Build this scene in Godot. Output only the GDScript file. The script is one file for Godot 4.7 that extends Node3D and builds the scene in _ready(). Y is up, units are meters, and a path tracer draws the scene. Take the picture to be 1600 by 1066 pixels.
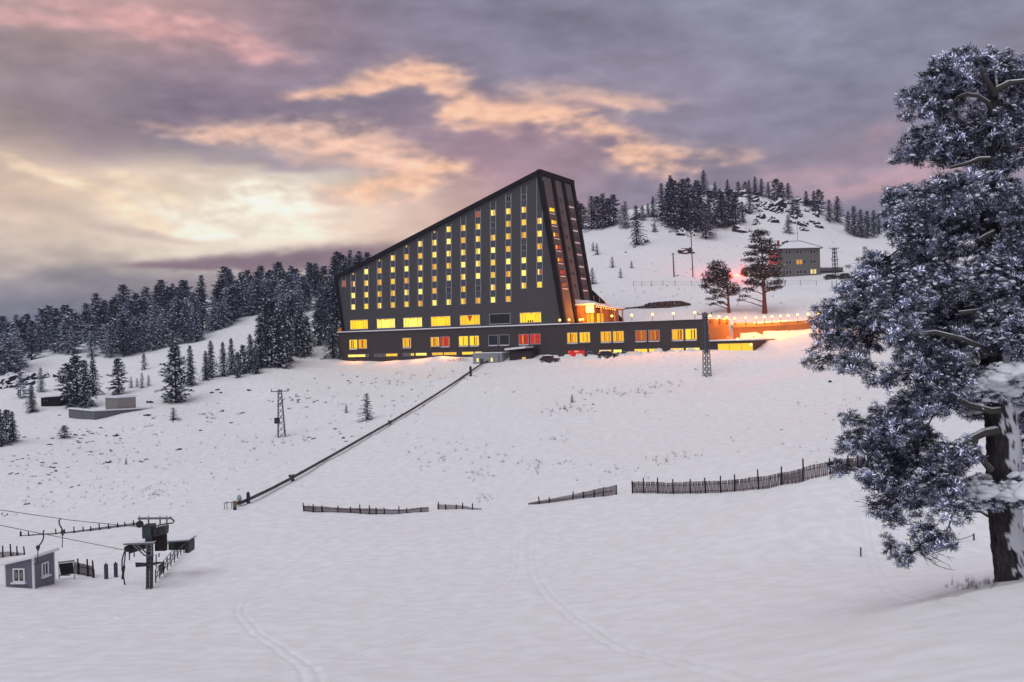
extends Node3D

# ---------------------------------------------------------------- small helpers
var rng := RandomNumberGenerator.new()
var taken := {}
var mats := {}
var fb := FastNoiseLite.new()      # soft fractal noise
var hill_noise := FastNoiseLite.new()
var drift_noise := FastNoiseLite.new()

const FOCAL := 1500.0
var cam_basis := Basis()

class MB:
	var v := PackedVector3Array()
	var n := PackedVector3Array()
	var c := PackedColorArray()
	var uv := PackedVector2Array()
	var ix := PackedInt32Array()
	func tri(a: Vector3, b: Vector3, d: Vector3, col := Color.WHITE) -> void:
		var nn := (d - a).cross(b - a)
		if nn.length_squared() < 1e-14:
			return
		nn = nn.normalized()
		var k := v.size()
		v.append(a); v.append(b); v.append(d)
		n.append(nn); n.append(nn); n.append(nn)
		c.append(col); c.append(col); c.append(col)
		ix.append(k); ix.append(k + 1); ix.append(k + 2)
	func quad(a: Vector3, b: Vector3, d: Vector3, e: Vector3, col := Color.WHITE) -> void:
		tri(a, b, d, col)
		tri(a, d, e, col)
	# a flat quad that faces `out`
	func face(a: Vector3, b: Vector3, d: Vector3, e: Vector3, out: Vector3, col := Color.WHITE) -> void:
		if (d - a).cross(b - a).dot(out) + (e - a).cross(d - a).dot(out) < 0.0:
			quad(a, e, d, b, col)
		else:
			quad(a, b, d, e, col)
	func box(o: Vector3, s: Vector3, b := Basis(), col := Color.WHITE) -> void:
		var h := s * 0.5
		for ax in 3:
			for sg in [-1.0, 1.0]:
				var w := Vector3.ZERO
				w[ax] = sg * h[ax]
				var p := Vector3.ZERO
				p[(ax + 1) % 3] = h[(ax + 1) % 3]
				var q := Vector3.ZERO
				q[(ax + 2) % 3] = h[(ax + 2) % 3]
				face(o + b * (w - p - q), o + b * (w + p - q), o + b * (w + p + q), o + b * (w - p + q), b * w, col)
	# box with its corner range given
	func span(lo: Vector3, hi: Vector3, col := Color.WHITE) -> void:
		box((lo + hi) * 0.5, (hi - lo).abs(), Basis(), col)
	# square bar from a to b: w across, d along `up`
	func beam(a: Vector3, b: Vector3, w: float, d: float, up := Vector3.UP, col := Color.WHITE) -> void:
		var z := b - a
		var l := z.length()
		if l < 1e-6:
			return
		z /= l
		if absf(z.dot(up)) > 0.98:
			up = Vector3.RIGHT if absf(z.x) < 0.9 else Vector3.BACK
		var x := up.cross(z).normalized()
		var y := z.cross(x)
		box((a + b) * 0.5, Vector3(w, d, l), Basis(x, y, z), col)
	# convex prism: outline in the xy plane, from z0 to z1 (z1 > z0)
	func prism(pts: PackedVector2Array, z0: float, z1: float, col := Color.WHITE) -> void:
		var mid := Vector2.ZERO
		for p in pts:
			mid += p
		mid /= pts.size()
		for i in pts.size():
			var a := pts[i]
			var b := pts[(i + 1) % pts.size()]
			var m := (a + b) * 0.5 - mid
			var e := (b - a).orthogonal()
			if e.dot(m) < 0.0:
				e = -e
			face(Vector3(a.x, a.y, z0), Vector3(b.x, b.y, z0), Vector3(b.x, b.y, z1), Vector3(a.x, a.y, z1), Vector3(e.x, e.y, 0), col)
		for i in range(1, pts.size() - 1):
			for z in [z0, z1]:
				var a := Vector3(pts[0].x, pts[0].y, z)
				var b := Vector3(pts[i].x, pts[i].y, z)
				var d := Vector3(pts[i + 1].x, pts[i + 1].y, z)
				var out := Vector3(0, 0, 1.0 if z == z1 else -1.0)
				if (d - a).cross(b - a).dot(out) < 0.0:
					tri(a, d, b, col)
				else:
					tri(a, b, d, col)
	# smooth tube through points; colour by callable or plain
	func tube(p: PackedVector3Array, r: PackedFloat32Array, sides: int, col := Color.WHITE, cap := true) -> void:
		var k := v.size()
		var up := Vector3(0.13, 0.2, 0.97).normalized()
		for i in p.size():
			var t := (p[mini(i + 1, p.size() - 1)] - p[maxi(i - 1, 0)]).normalized()
			if absf(t.dot(up)) > 0.95:
				up = Vector3(0.97, 0.1, 0.2).normalized()
			var x := up.cross(t).normalized()
			var y := t.cross(x)
			for j in sides:
				var a := TAU * j / sides
				var d := x * cos(a) + y * sin(a)
				v.append(p[i] + d * r[i])
				n.append(d)
				c.append(col)
		for i in p.size() - 1:
			for j in sides:
				var a := k + i * sides + j
				var b := k + i * sides + (j + 1) % sides
				var d := a + sides
				var e := b + sides
				# outward faces run clockwise
				var nn := (v[d] - v[a]).cross(v[b] - v[a])
				if nn.dot(n[a]) > 0.0:
					ix.append_array(PackedInt32Array([a, b, d, b, e, d]))
				else:
					ix.append_array(PackedInt32Array([a, d, b, b, d, e]))
		if cap:
			for s in [0, p.size() - 1]:
				var t := (p[s] - p[1 if s == 0 else s - 1]).normalized()
				for j in range(1, sides - 1):
					var a := v[k + s * sides]
					var b := v[k + s * sides + j]
					var d := v[k + s * sides + j + 1]
					if (d - a).cross(b - a).dot(t) < 0.0:
						tri(a, d, b, col)
					else:
						tri(a, b, d, col)
	func rod(a: Vector3, b: Vector3, r: float, sides := 6, col := Color.WHITE) -> void:
		tube(PackedVector3Array([a, b]), PackedFloat32Array([r, r]), sides, col)
	# round thing: lathe of (radius, height) about y at o
	func lathe(o: Vector3, prof: PackedVector2Array, sides: int, col := Color.WHITE) -> void:
		var k := v.size()
		for i in prof.size():
			var t := prof[mini(i + 1, prof.size() - 1)] - prof[maxi(i - 1, 0)]
			var nr := Vector2(t.y, -t.x).normalized()
			for j in sides:
				var a := TAU * j / sides
				v.append(o + Vector3(cos(a) * prof[i].x, prof[i].y, sin(a) * prof[i].x))
				n.append(Vector3(cos(a) * nr.x, nr.y, sin(a) * nr.x).normalized())
				c.append(col)
		for i in prof.size() - 1:
			for j in sides:
				var a := k + i * sides + j
				var b := k + i * sides + (j + 1) % sides
				for f in [[a, b, a + sides], [b, b + sides, a + sides]]:
					var nn := (v[f[2]] - v[f[0]]).cross(v[f[1]] - v[f[0]])
					if nn.length_squared() < 1e-16:
						continue
					if nn.dot(n[f[0]] + n[f[1]] + n[f[2]]) > 0.0:
						ix.append_array(PackedInt32Array([f[0], f[1], f[2]]))
					else:
						ix.append_array(PackedInt32Array([f[0], f[2], f[1]]))
	func ball(o: Vector3, r: Vector3, rings := 6, sides := 10, col := Color.WHITE) -> void:
		var k := v.size()
		var prof := PackedVector2Array()
		for i in rings + 1:
			var a := PI * i / rings - PI / 2
			prof.append(Vector2(maxf(cos(a), 0.001), sin(a)))
		lathe(Vector3.ZERO, prof, sides, col)
		for i in range(k, v.size()):
			n[i] = (n[i] / r).normalized()
			v[i] = o + v[i] * r
	func mesh(m: Material) -> ArrayMesh:
		var a := []
		a.resize(Mesh.ARRAY_MAX)
		a[Mesh.ARRAY_VERTEX] = v
		a[Mesh.ARRAY_NORMAL] = n
		a[Mesh.ARRAY_COLOR] = c
		a[Mesh.ARRAY_INDEX] = ix
		if uv.size() == v.size():
			a[Mesh.ARRAY_TEX_UV] = uv
		var am := ArrayMesh.new()
		am.add_surface_from_arrays(Mesh.PRIMITIVE_TRIANGLES, a)
		am.surface_set_material(0, m)
		return am

func srgb(r: float, g: float, b: float) -> Color:      # a linear base colour, given as such
	return Color(r, g, b).linear_to_srgb()

func mat(key: String, lin: Color, rough := 0.9, metal := 0.0) -> StandardMaterial3D:
	if mats.has(key):
		return mats[key]
	var m := StandardMaterial3D.new()
	m.resource_name = key
	m.albedo_color = lin.linear_to_srgb()
	m.roughness = rough
	if rough >= 0.75:
		m.metallic_specular = 0.25
	m.metallic = metal
	mats[key] = m
	return m

func vmat(key: String, rough := 0.9) -> StandardMaterial3D:   # base colour from the vertices
	if mats.has(key):
		return mats[key]
	var m := mat(key, Color.WHITE, rough)
	m.vertex_color_use_as_albedo = true
	return m

func glow(key: String, c: Color, energy: float) -> StandardMaterial3D:
	if mats.has(key):
		return mats[key]
	var m := mat(key, Color(0.03, 0.025, 0.015), 0.4)
	m.emission_enabled = true
	m.emission = c
	m.emission_energy_multiplier = energy
	return m

func grain(m: StandardMaterial3D, freq: float, lo: Color, hi: Color, scale: float, relief := 0.0, seed_ := 1) -> StandardMaterial3D:
	var ns := FastNoiseLite.new()
	ns.seed = seed_
	ns.noise_type = FastNoiseLite.TYPE_SIMPLEX
	ns.frequency = freq
	ns.fractal_octaves = 5
	var t := NoiseTexture2D.new()
	t.width = 512
	t.height = 512
	t.seamless = true
	t.noise = ns
	var g := Gradient.new()
	g.set_color(0, lo.linear_to_srgb())
	g.set_color(1, hi.linear_to_srgb())
	g.set_offset(0, 0.2)
	g.set_offset(1, 0.8)
	t.color_ramp = g
	m.albedo_texture = t
	m.albedo_color = Color.WHITE
	m.uv1_triplanar = true
	m.uv1_world_triplanar = true
	m.uv1_scale = Vector3.ONE * scale
	if relief != 0.0:
		var h := NoiseTexture2D.new()
		h.width = 512
		h.height = 512
		h.seamless = true
		h.noise = ns
		m.heightmap_enabled = true
		m.heightmap_texture = h
		m.heightmap_scale = relief
	return m

func numbered(called: String) -> String:
	var k: int = taken.get(called, 0)
	taken[called] = k + 1
	return called if k == 0 else "%s_%03d" % [called, k]

func tag(o: Node3D, label: String, category: String, group := "") -> Node3D:
	o.set_meta("label", label)
	o.set_meta("category", category)
	o.set_meta("kind", "thing")
	if group:
		o.set_meta("group", group)
	return o

func thing(called: String, label: String, category: String, where := Vector3.ZERO, turn := 0.0, group := "") -> Node3D:
	var o := Node3D.new()
	o.name = numbered(called)
	add_child(o)
	o.position = where
	o.rotation.y = turn
	return tag(o, label, category, group)

func part(called: String, b, m: Material, parent: Node3D, where := Vector3.ZERO) -> MeshInstance3D:
	var o := MeshInstance3D.new()
	o.name = called
	o.mesh = b.mesh(m) if b is MB else b
	if b is Mesh and m:
		o.material_override = m
	parent.add_child(o, true)
	o.position = where
	return o

func solo(called: String, b, m: Material, label: String, category: String, where := Vector3.ZERO, turn := 0.0, group := "") -> MeshInstance3D:
	var o := part(numbered(called), b, m, self, where)
	o.rotation.y = turn
	tag(o, label, category, group)
	return o

func setting(called: String, b, m: Material) -> MeshInstance3D:
	var o := part(called, b, m, self)
	o.set_meta("kind", "structure")
	return o

# ---------------------------------------------------------------- lens geometry (photo pixel -> direction)
func look(px: float, py: float) -> Vector3:            # direction with a depth of one metre
	var d := cam_basis * Vector3((px - 800.0) / FOCAL, (533.0 - py) / FOCAL, -1.0)
	return d / -d.z

func at(px: float, py: float, depth: float) -> Vector3:
	return look(px, py) * depth

# ---------------------------------------------------------------- terrain
var tps_p := PackedVector2Array()
var tps_w := PackedFloat64Array()
var grid := PackedFloat32Array()
const GX0 := -704.0
const GZ0 := -160.0     # depth
const GS := 4.0
const GNX := 353
const GNZ := 300

func survey() -> PackedVector3Array:      # measured points: photo x, photo y, depth in metres
	return PackedVector3Array([
		Vector3(0, 1066, 31), Vector3(400, 1066, 27), Vector3(800, 1066, 23), Vector3(1200, 1066, 18), Vector3(1600, 1066, 12),
		Vector3(0, 1000, 43), Vector3(400, 1000, 41), Vector3(800, 1000, 37), Vector3(1200, 1000, 30), Vector3(1500, 990, 19),
		Vector3(1600, 912, 25.5), Vector3(1470, 928, 28), Vector3(1340, 948, 34), Vector3(1500, 893, 48), Vector3(1600, 862, 48), Vector3(1500, 850, 62), Vector3(1600, 800, 66), Vector3(1400, 865, 60),
		Vector3(235, 920, 72), Vector3(60, 928, 69), Vector3(8, 918, 71), Vector3(88, 903, 75), Vector3(500, 905, 68), Vector3(800, 890, 66), Vector3(1100, 890, 56), Vector3(1300, 890, 49),
		Vector3(150, 880, 84), Vector3(300, 870, 84), Vector3(480, 840, 90), Vector3(800, 830, 84), Vector3(1100, 820, 74), Vector3(1300, 800, 64),
		Vector3(475, 800, 106), Vector3(670, 800, 104), Vector3(750, 795, 102), Vector3(825, 788, 100), Vector3(963, 773, 97), Vector3(990, 770, 96), Vector3(1130, 772, 86), Vector3(1240, 755, 80), Vector3(1345, 735, 72),
		Vector3(100, 832, 106), Vector3(20, 870, 88), Vector3(0, 800, 120), Vector3(210, 822, 104), Vector3(370, 792, 112), Vector3(455, 754, 126),
		Vector3(0, 740, 138), Vector3(200, 740, 138), Vector3(330, 730, 140), Vector3(0, 700, 160), Vector3(200, 690, 168), Vector3(440, 683, 168), Vector3(300, 640, 195), Vector3(20, 690, 165),
		Vector3(107, 656, 186), Vector3(230, 640, 192), Vector3(0, 625, 215), Vector3(120, 635, 198), Vector3(275, 628, 206), Vector3(185, 615, 216), Vector3(380, 600, 215), Vector3(440, 575, 235),
		Vector3(610, 666, 165), Vector3(735, 584, 210), Vector3(560, 610, 210), Vector3(500, 640, 190), Vector3(530, 569, 246), Vector3(620, 569, 238), Vector3(700, 570, 230), Vector3(780, 569, 222), Vector3(850, 564, 217),
		Vector3(900, 563, 212), Vector3(1000, 557, 205), Vector3(1085, 554, 199), Vector3(800, 700, 138), Vector3(800, 620, 180), Vector3(1000, 700, 126), Vector3(1200, 700, 104), Vector3(1000, 620, 170), Vector3(1105, 588, 186),
		Vector3(1200, 600, 165), Vector3(1250, 640, 138), Vector3(1400, 690, 98), Vector3(1500, 650, 106), Vector3(1600, 600, 118), Vector3(1400, 600, 140), Vector3(1190, 551, 199), Vector3(1240, 536, 204), Vector3(1300, 514, 208), Vector3(1400, 512, 198), Vector3(1500, 520, 175), Vector3(1600, 520, 165),
		Vector3(1215, 528, 216), Vector3(1160, 532, 214),
		Vector3(1135, 487, 240), Vector3(1193, 487, 240), Vector3(1300, 478, 240), Vector3(1000, 485, 250), Vector3(950, 483, 260), Vector3(1000, 466, 268), Vector3(1100, 468, 268), Vector3(1400, 470, 235), Vector3(1550, 470, 225),
		Vector3(1100, 445, 286), Vector3(980, 445, 288), Vector3(1250, 430, 296), Vector3(1320, 430, 292), Vector3(1330, 440, 280), Vector3(1180, 428, 305), Vector3(920, 442, 300), Vector3(1060, 432, 305),
		Vector3(1100, 402, 335), Vector3(950, 402, 335), Vector3(1000, 372, 365), Vector3(1100, 370, 365), Vector3(1060, 345, 390), Vector3(1150, 345, 388), Vector3(1090, 306, 425), Vector3(1150, 297, 432), Vector3(1220, 308, 430), Vector3(1020, 322, 420), Vector3(950, 345, 405), Vector3(900, 360, 395), Vector3(850, 385, 385),
		Vector3(1250, 345, 395), Vector3(1290, 330, 420), Vector3(1340, 358, 410), Vector3(1300, 400, 335), Vector3(1380, 372, 390), Vector3(1380, 410, 320), Vector3(1450, 378, 380), Vector3(1600, 380, 370), Vector3(1500, 430, 280), Vector3(1800, 400, 350), Vector3(1800, 480, 220),
		Vector3(0, 548, 345), Vector3(100, 522, 360), Vector3(200, 496, 378), Vector3(300, 478, 388), Vector3(400, 458, 392), Vector3(520, 438, 392), Vector3(640, 430, 392), Vector3(-150, 575, 320), Vector3(-300, 600, 300),
		Vector3(0, 598, 245), Vector3(100, 568, 268), Vector3(200, 565, 266), Vector3(300, 555, 264), Vector3(400, 520, 290), Vector3(480, 545, 258), Vector3(540, 530, 270),
	])

func tps_kernel(r2: float) -> float:
	return 0.0 if r2 < 1e-12 else 0.5 * r2 * log(r2)

func solve_terrain() -> void:
	var h := PackedFloat64Array()
	for s in survey():
		var p := at(s.x, s.y, s.z)
		tps_p.append(Vector2(p.x, -p.z) / 100.0)
		h.append(p.y)
	for q in [[0, 0, -2.6], [-60, -40, 2], [60, -40, 8], [0, -140, 14], [-100, 10, -9], [70, 10, 3], [-250, -140, 8], [250, -140, 20], [140, 60, 4], [-180, 80, -18], [-230, 180, -14],
			[-150, 480, 22], [0, 500, 30], [60, 520, 42], [120, 520, 46], [200, 500, 34], [-300, 460, 0], [0, 680, -10], [200, 680, 0], [-300, 680, -20], [420, 480, 30], [420, 150, 30], [300, 60, 16], [-500, 300, -10], [-500, 0, 0], [600, 300, 30],
			[-600, 900, -40], [0, 980, -40], [600, 900, -40], [-10, 252, 2.9], [16, 246, 2.9], [36, 236, 2.6]]:
		tps_p.append(Vector2(q[0], q[1]) / 100.0)
		h.append(q[2])
	var m := tps_p.size()
	var sz := m + 3
	var a := []
	for i in sz:
		var row := PackedFloat64Array()
		row.resize(sz + 1)
		a.append(row)
	for i in m:
		for j in m:
			a[i][j] = tps_kernel(tps_p[i].distance_squared_to(tps_p[j]))
		a[i][i] += 0.0015
		a[i][m] = 1.0
		a[i][m + 1] = tps_p[i].x
		a[i][m + 2] = tps_p[i].y
		a[m][i] = 1.0
		a[m + 1][i] = tps_p[i].x
		a[m + 2][i] = tps_p[i].y
		a[i][sz] = h[i]
	for col in sz:
		var best := col
		for r in range(col + 1, sz):
			if absf(a[r][col]) > absf(a[best][col]):
				best = r
		var tmp: PackedFloat64Array = a[col]
		a[col] = a[best]
		a[best] = tmp
		var pr: PackedFloat64Array = a[col]
		var piv := pr[col]
		for r in range(col + 1, sz):
			var row: PackedFloat64Array = a[r]
			var f := row[col] / piv
			if f != 0.0:
				for k in range(col, sz + 1):
					row[k] -= f * pr[k]
				a[r] = row
	tps_w.resize(sz)
	for r in range(sz - 1, -1, -1):
		var row: PackedFloat64Array = a[r]
		var s := row[sz]
		for k in range(r + 1, sz):
			s -= row[k] * tps_w[k]
		tps_w[r] = s / row[r]
	grid.resize(GNX * GNZ)
	for j in GNZ:
		var y := (GZ0 + j * GS) / 100.0
		for i in GNX:
			var x := (GX0 + i * GS) / 100.0
			var s := tps_w[m] + tps_w[m + 1] * x + tps_w[m + 2] * y
			for k in m:
				var dx := tps_p[k].x - x
				var dy := tps_p[k].y - y
				var r2 := dx * dx + dy * dy
				if r2 > 1e-12:
					s += tps_w[k] * 0.5 * r2 * log(r2)
			grid[j * GNX + i] = s

func smooth_ground(x: float, depth: float) -> float:
	var fx := clampf((x - GX0) / GS, 1.0, GNX - 2.01)
	var fy := clampf((depth - GZ0) / GS, 1.0, GNZ - 2.01)
	var i := int(fx)
	var j := int(fy)
	fx -= i
	fy -= j
	var k := (j - 1) * GNX + i - 1
	var a := cubic_interpolate(grid[k + 1], grid[k + 2], grid[k], grid[k + 3], fx)
	k += GNX
	var b := cubic_interpolate(grid[k + 1], grid[k + 2], grid[k], grid[k + 3], fx)
	k += GNX
	var c := cubic_interpolate(grid[k + 1], grid[k + 2], grid[k], grid[k + 3], fx)
	k += GNX
	var d := cubic_interpolate(grid[k + 1], grid[k + 2], grid[k], grid[k + 3], fx)
	return cubic_interpolate(b, c, a, d, fy)

func facade(s: float, h: float, back := 0.0) -> Vector3:      # hotel axes: along the front, up, into the building
	return Vector3(12.1, 0, -221.64) + Vector3(0.88893, 0, 0.45804) * s + Vector3(0.45804, 0, -0.88893) * back + Vector3(0, h, 0)

func hotel_axes(x: float, z: float) -> Vector2:
	var d := Vector2(x - 12.1, z + 221.64)
	return Vector2(d.x * 0.88893 + d.y * 0.45804, d.x * 0.45804 - d.y * 0.88893)

func ground(x: float, z: float) -> float:
	var depth := -z
	var h := smooth_ground(x, depth)
	var far := smoothstep(90.0, 260.0, depth)
	h += hill_noise.get_noise_2d(x, z) * (0.12 + 0.9 * far)
	h += drift_noise.get_noise_2d(x, z) * (0.10 + 0.06 * far)
	h += drift_noise.get_noise_2d(x * 5.0, z * 5.0) * (0.03 - 0.016 * far)
	h += drift_noise.get_noise_2d(x * 1.1 + z * 0.6 + 300.0, z * 4.5 - x * 1.2) * 0.07 * (1.0 - far)
	# old ski tracks that run down the valley floor
	if depth > 14.0 and depth < 104.0 and x > -40.0 and x < 26.0:
		var fade := smoothstep(14.0, 22.0, depth) * (1.0 - smoothstep(84.0, 104.0, depth)) * 0.055
		for i in 7:
			var d := x - (i * 7.5 - 27.0 + (i % 3 - 1) * depth * 0.16 + (2.0 + i % 2) * sin(depth * (0.05 + 0.013 * (i % 4)) + i * 1.9))
			if absf(d) < 1.0:
				d = absf(d) - 0.24
				h -= fade * exp(-d * d * 70.0)
	var q := hotel_axes(x, z)
	# lumpy ploughed bank in front of the wing
	if q.y > -16.0 and q.y < 0.0 and q.x > -8.0 and q.x < 36.0:
		var b := smoothstep(-16.0, -8.0, q.y) * smoothstep(-8.0, 0.0, q.x) * (1.0 - smoothstep(26.0, 36.0, q.x))
		h += b * (absf(drift_noise.get_noise_2d(x * 3.0 + 40.0, z * 3.0)) * 1.5 - 0.75)
	# below the hotel's floors
	if q.x > -62.0 and q.x < 34.0 and q.y > 1.0 and q.y < 17.0:
		h = minf(h, -7.0)
	elif q.x >= 32.0 and q.x < 43.2 and q.y > 0.8 and q.y < 20.5:
		h = minf(h, -3.2)
	elif q.x >= 43.2 and q.x < 51.0 and q.y > 6.0 and q.y < 20.5:
		h = minf(h, lerpf(-2.0, h, smoothstep(43.2, 51.0, q.x)))
	return h

func on_ground(px: float, py: float, deepest := 520.0) -> Vector3:
	var r := look(px, py)
	var d := 9.0
	var last := d
	while d < deepest:
		if r.y * d < ground(r.x * d, -d):
			var lo := last
			var hi := d
			for i in 12:
				var m := (lo + hi) * 0.5
				if r.y * m < ground(r.x * m, -m):
					hi = m
				else:
					lo = m
			var p := r * hi
			p.y = ground(p.x, p.z)
			return p
		last = d
		d += 0.4 + d * 0.006
	var e := r * 400.0
	e.y = ground(e.x, e.z)
	return e

func rest(p: Vector3) -> Vector3:
	return Vector3(p.x, ground(p.x, p.z), p.z)

func build_ground() -> void:
	var radii := PackedFloat32Array()
	var r := 1.5
	while r < 60.0:
		radii.append(r)
		r += maxf(r * 0.012, 0.03)
	while r < 300.0:
		radii.append(r)
		r += 0.7 if r < 106.0 else 1.3
	while r < 520.0:
		radii.append(r)
		r += 2.5
	while r < 760.0:
		radii.append(r)
		r += 20.0
	var angles := PackedFloat32Array()
	var a := -180.0
	while a < 180.0:
		angles.append(deg_to_rad(a))
		var off := absf(a)
		a += 0.115 if off < 33.0 else (0.5 if off < 60.0 else 4.0)
	var na := angles.size()
	var nr := radii.size()
	var v := PackedVector3Array()
	var nn := PackedVector3Array()
	v.resize(na * nr + 1)
	nn.resize(na * nr + 1)
	for i in nr:
		for j in na:
			var x := sin(angles[j]) * radii[i]
			var z := -cos(angles[j]) * radii[i]
			v[i * na + j] = Vector3(x, ground(x, z), z)
	v[na * nr] = Vector3(0, ground(0, 0), 0)
	nn[na * nr] = Vector3.UP
	for i in nr:
		for j in na:
			var p := v[mini(i + 1, nr - 1) * na + j] - v[maxi(i - 1, 0) * na + j]
			var q := v[i * na + (j + 1) % na] - v[i * na + (j + na - 1) % na]
			var w := p.cross(q)
			nn[i * na + j] = (w if w.y > 0.0 else -w).normalized()
	var ix := PackedInt32Array()
	for j in na:
		ix.append_array(PackedInt32Array([na * nr, j, (j + 1) % na]))
	for i in nr - 1:
		for j in na:
			var k := i * na + j
			var l := i * na + (j + 1) % na
			ix.append_array(PackedInt32Array([k, k + na, l, l, k + na, l + na]))
	var arr := []
	arr.resize(Mesh.ARRAY_MAX)
	arr[Mesh.ARRAY_VERTEX] = v
	arr[Mesh.ARRAY_NORMAL] = nn
	arr[Mesh.ARRAY_INDEX] = ix
	var am := ArrayMesh.new()
	am.add_surface_from_arrays(Mesh.PRIMITIVE_TRIANGLES, arr)
	var m := mat("snow_ground", Color(0.86, 0.86, 0.88), 0.75)
	grain(m, 0.018, Color(0.81, 0.80, 0.785), Color(0.89, 0.89, 0.925), 0.06, 1.4, 5)
	m.subsurf_scatter_enabled = false
	setting("snow_ground", am, m)

# ---------------------------------------------------------------- sky
# air: soft fields of colour (azimuth, height in units of 1/1500 rad, spreads, 8-bit sRGB)
func sky_air() -> Array:
	return [
		[0, 20, 100, 60, 168, 146, 150], [200, 20, 150, 40, 208, 166, 162], [400, 55, 150, 55, 168, 142, 152], [60, 150, 110, 80, 158, 145, 147], [270, 175, 180, 66, 124, 111, 130],
		[20, 255, 90, 45, 206, 178, 160], [30, 305, 140, 45, 250, 218, 186], [170, 335, 185, 64, 255, 230, 204], [395, 325, 175, 72, 255, 250, 232], [530, 350, 170, 50, 255, 232, 206], [60, 392, 140, 40, 212, 194, 180], [290, 285, 110, 26, 248, 214, 188],
		[260, 392, 150, 22, 246, 230, 210], [60, 456, 170, 28, 140, 138, 147], [-40, 506, 260, 38, 94, 99, 120], [330, 456, 190, 26, 160, 146, 152], [650, 345, 110, 45, 226, 186, 168],
		[600, 120, 150, 80, 146, 132, 150], [800, 50, 300, 70, 130, 126, 147], [760, 240, 170, 45, 164, 133, 147], [780, 325, 120, 45, 184, 146, 151], [1010, 335, 160, 50, 152, 136, 153],
		[1000, 140, 160, 70, 150, 136, 154], [1280, 50, 380, 90, 139, 141, 161], [1260, 190, 220, 80, 142, 138, 159], [1200, 290, 180, 40, 156, 141, 158], [1340, 270, 90, 40, 172, 147, 160],
		[1390, 335, 140, 40, 124, 126, 150], [1000, 300, 120, 18, 138, 132, 151], [1650, 200, 150, 120, 150, 140, 160], [-200, 250, 160, 150, 170, 150, 150],
	]

# cloud: lit or dark streaks (x, y, long, thick, tilt, colour number, strength)
func sky_streaks() -> Array:
	return [
		[500, 143, 60, 9, 0.0, 0, 0.9], [580, 128, 60, 17, -0.1, 0, 0.9], [645, 122, 55, 20, 0.1, 0, 0.95], [690, 160, 50, 28, 0.5, 0, 1.0], [770, 183, 75, 24, 0.12, 0, 1.0], [850, 180, 70, 20, 0.05, 0, 0.95], [920, 214, 65, 22, 0.3, 0, 1.0], [990, 240, 70, 22, 0.12, 0, 0.95], [1060, 250, 60, 18, 0.05, 0, 0.75], [1130, 246, 60, 14, 0.0, 0, 0.5], [900, 150, 90, 14, 0.1, 0, 0.5], [980, 160, 60, 10, 0.1, 0, 0.45],
		[340, 196, 40, 16, 0.1, 1, 0.85], [420, 200, 60, 20, 0.05, 1, 0.9], [505, 205, 60, 24, 0.1, 1, 0.9], [570, 217, 60, 20, 0.1, 1, 0.85], [630, 238, 45, 16, 0.3, 1, 0.7], [240, 190, 60, 8, 0.0, 1, 0.5],
		[570, 292, 80, 16, -0.05, 2, 0.9], [640, 280, 65, 19, -0.1, 2, 0.95], [690, 268, 26, 13, 0.0, 2, 0.9], [600, 255, 70, 12, 0.1, 2, 0.6], [520, 240, 60, 12, 0.1, 1, 0.6],
		[170, 20, 90, 18, 0.1, 3, 0.55], [260, 35, 80, 20, 0.1, 3, 0.62], [350, 52, 60, 14, 0.2, 3, 0.5], [40, 25, 60, 12, 0.0, 3, 0.6], [380, 75, 60, 9, 0.1, 3, 0.5],
		[230, 420, 90, 7, -0.03, 4, 0.8], [330, 414, 90, 11, -0.05, 4, 0.95], [440, 407, 90, 15, -0.03, 4, 1.0], [540, 402, 80, 18, 0.0, 4, 1.0], [640, 395, 60, 16, 0.0, 4, 0.8],
		[90, 275, 100, 11, 0.4, 5, 0.7], [200, 330, 90, 12, 0.5, 5, 0.7], [330, 345, 70, 16, 0.3, 6, 0.9], [425, 300, 80, 22, 0.1, 6, 1.0], [370, 330, 60, 20, -0.3, 6, 0.95], [430, 350, 70, 14, 0.0, 6, 0.8], [250, 300, 80, 12, 0.5, 5, 0.6], [210, 365, 90, 9, 0.1, 7, 0.55], [60, 330, 80, 12, 0.2, 7, 0.5], [520, 300, 40, 8, 0.2, 7, 0.4],
		[1365, 215, 45, 12, -0.5, 3, 0.28], [1400, 262, 45, 14, -0.2, 3, 0.3], [1330, 285, 60, 12, 0.0, 3, 0.25], [1600, 208, 30, 12, 0.0, 3, 0.6], [1240, 265, 70, 10, 0.0, 3, 0.25], [1500, 262, 60, 14, 0.0, 3, 0.3],
		[740, 150, 60, 10, 0.2, 8, 0.6], [790, 205, 40, 7, 0.2, 8, 0.5], [880, 165, 40, 8, 0.1, 8, 0.6], [420, 250, 120, 14, 0.05, 8, 0.5], [110, 200, 60, 30, 0.5, 8, 0.4], [640, 205, 60, 10, 0.2, 8, 0.5],
	]

var air := PackedFloat32Array()
var streak := PackedFloat32Array()

func sky_place(px: float, py: float) -> Vector2:
	var d := look(px, py)
	return Vector2(atan2(d.x, -d.z), atan2(d.y, Vector2(d.x, d.z).length())) * 1500.0

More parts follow.
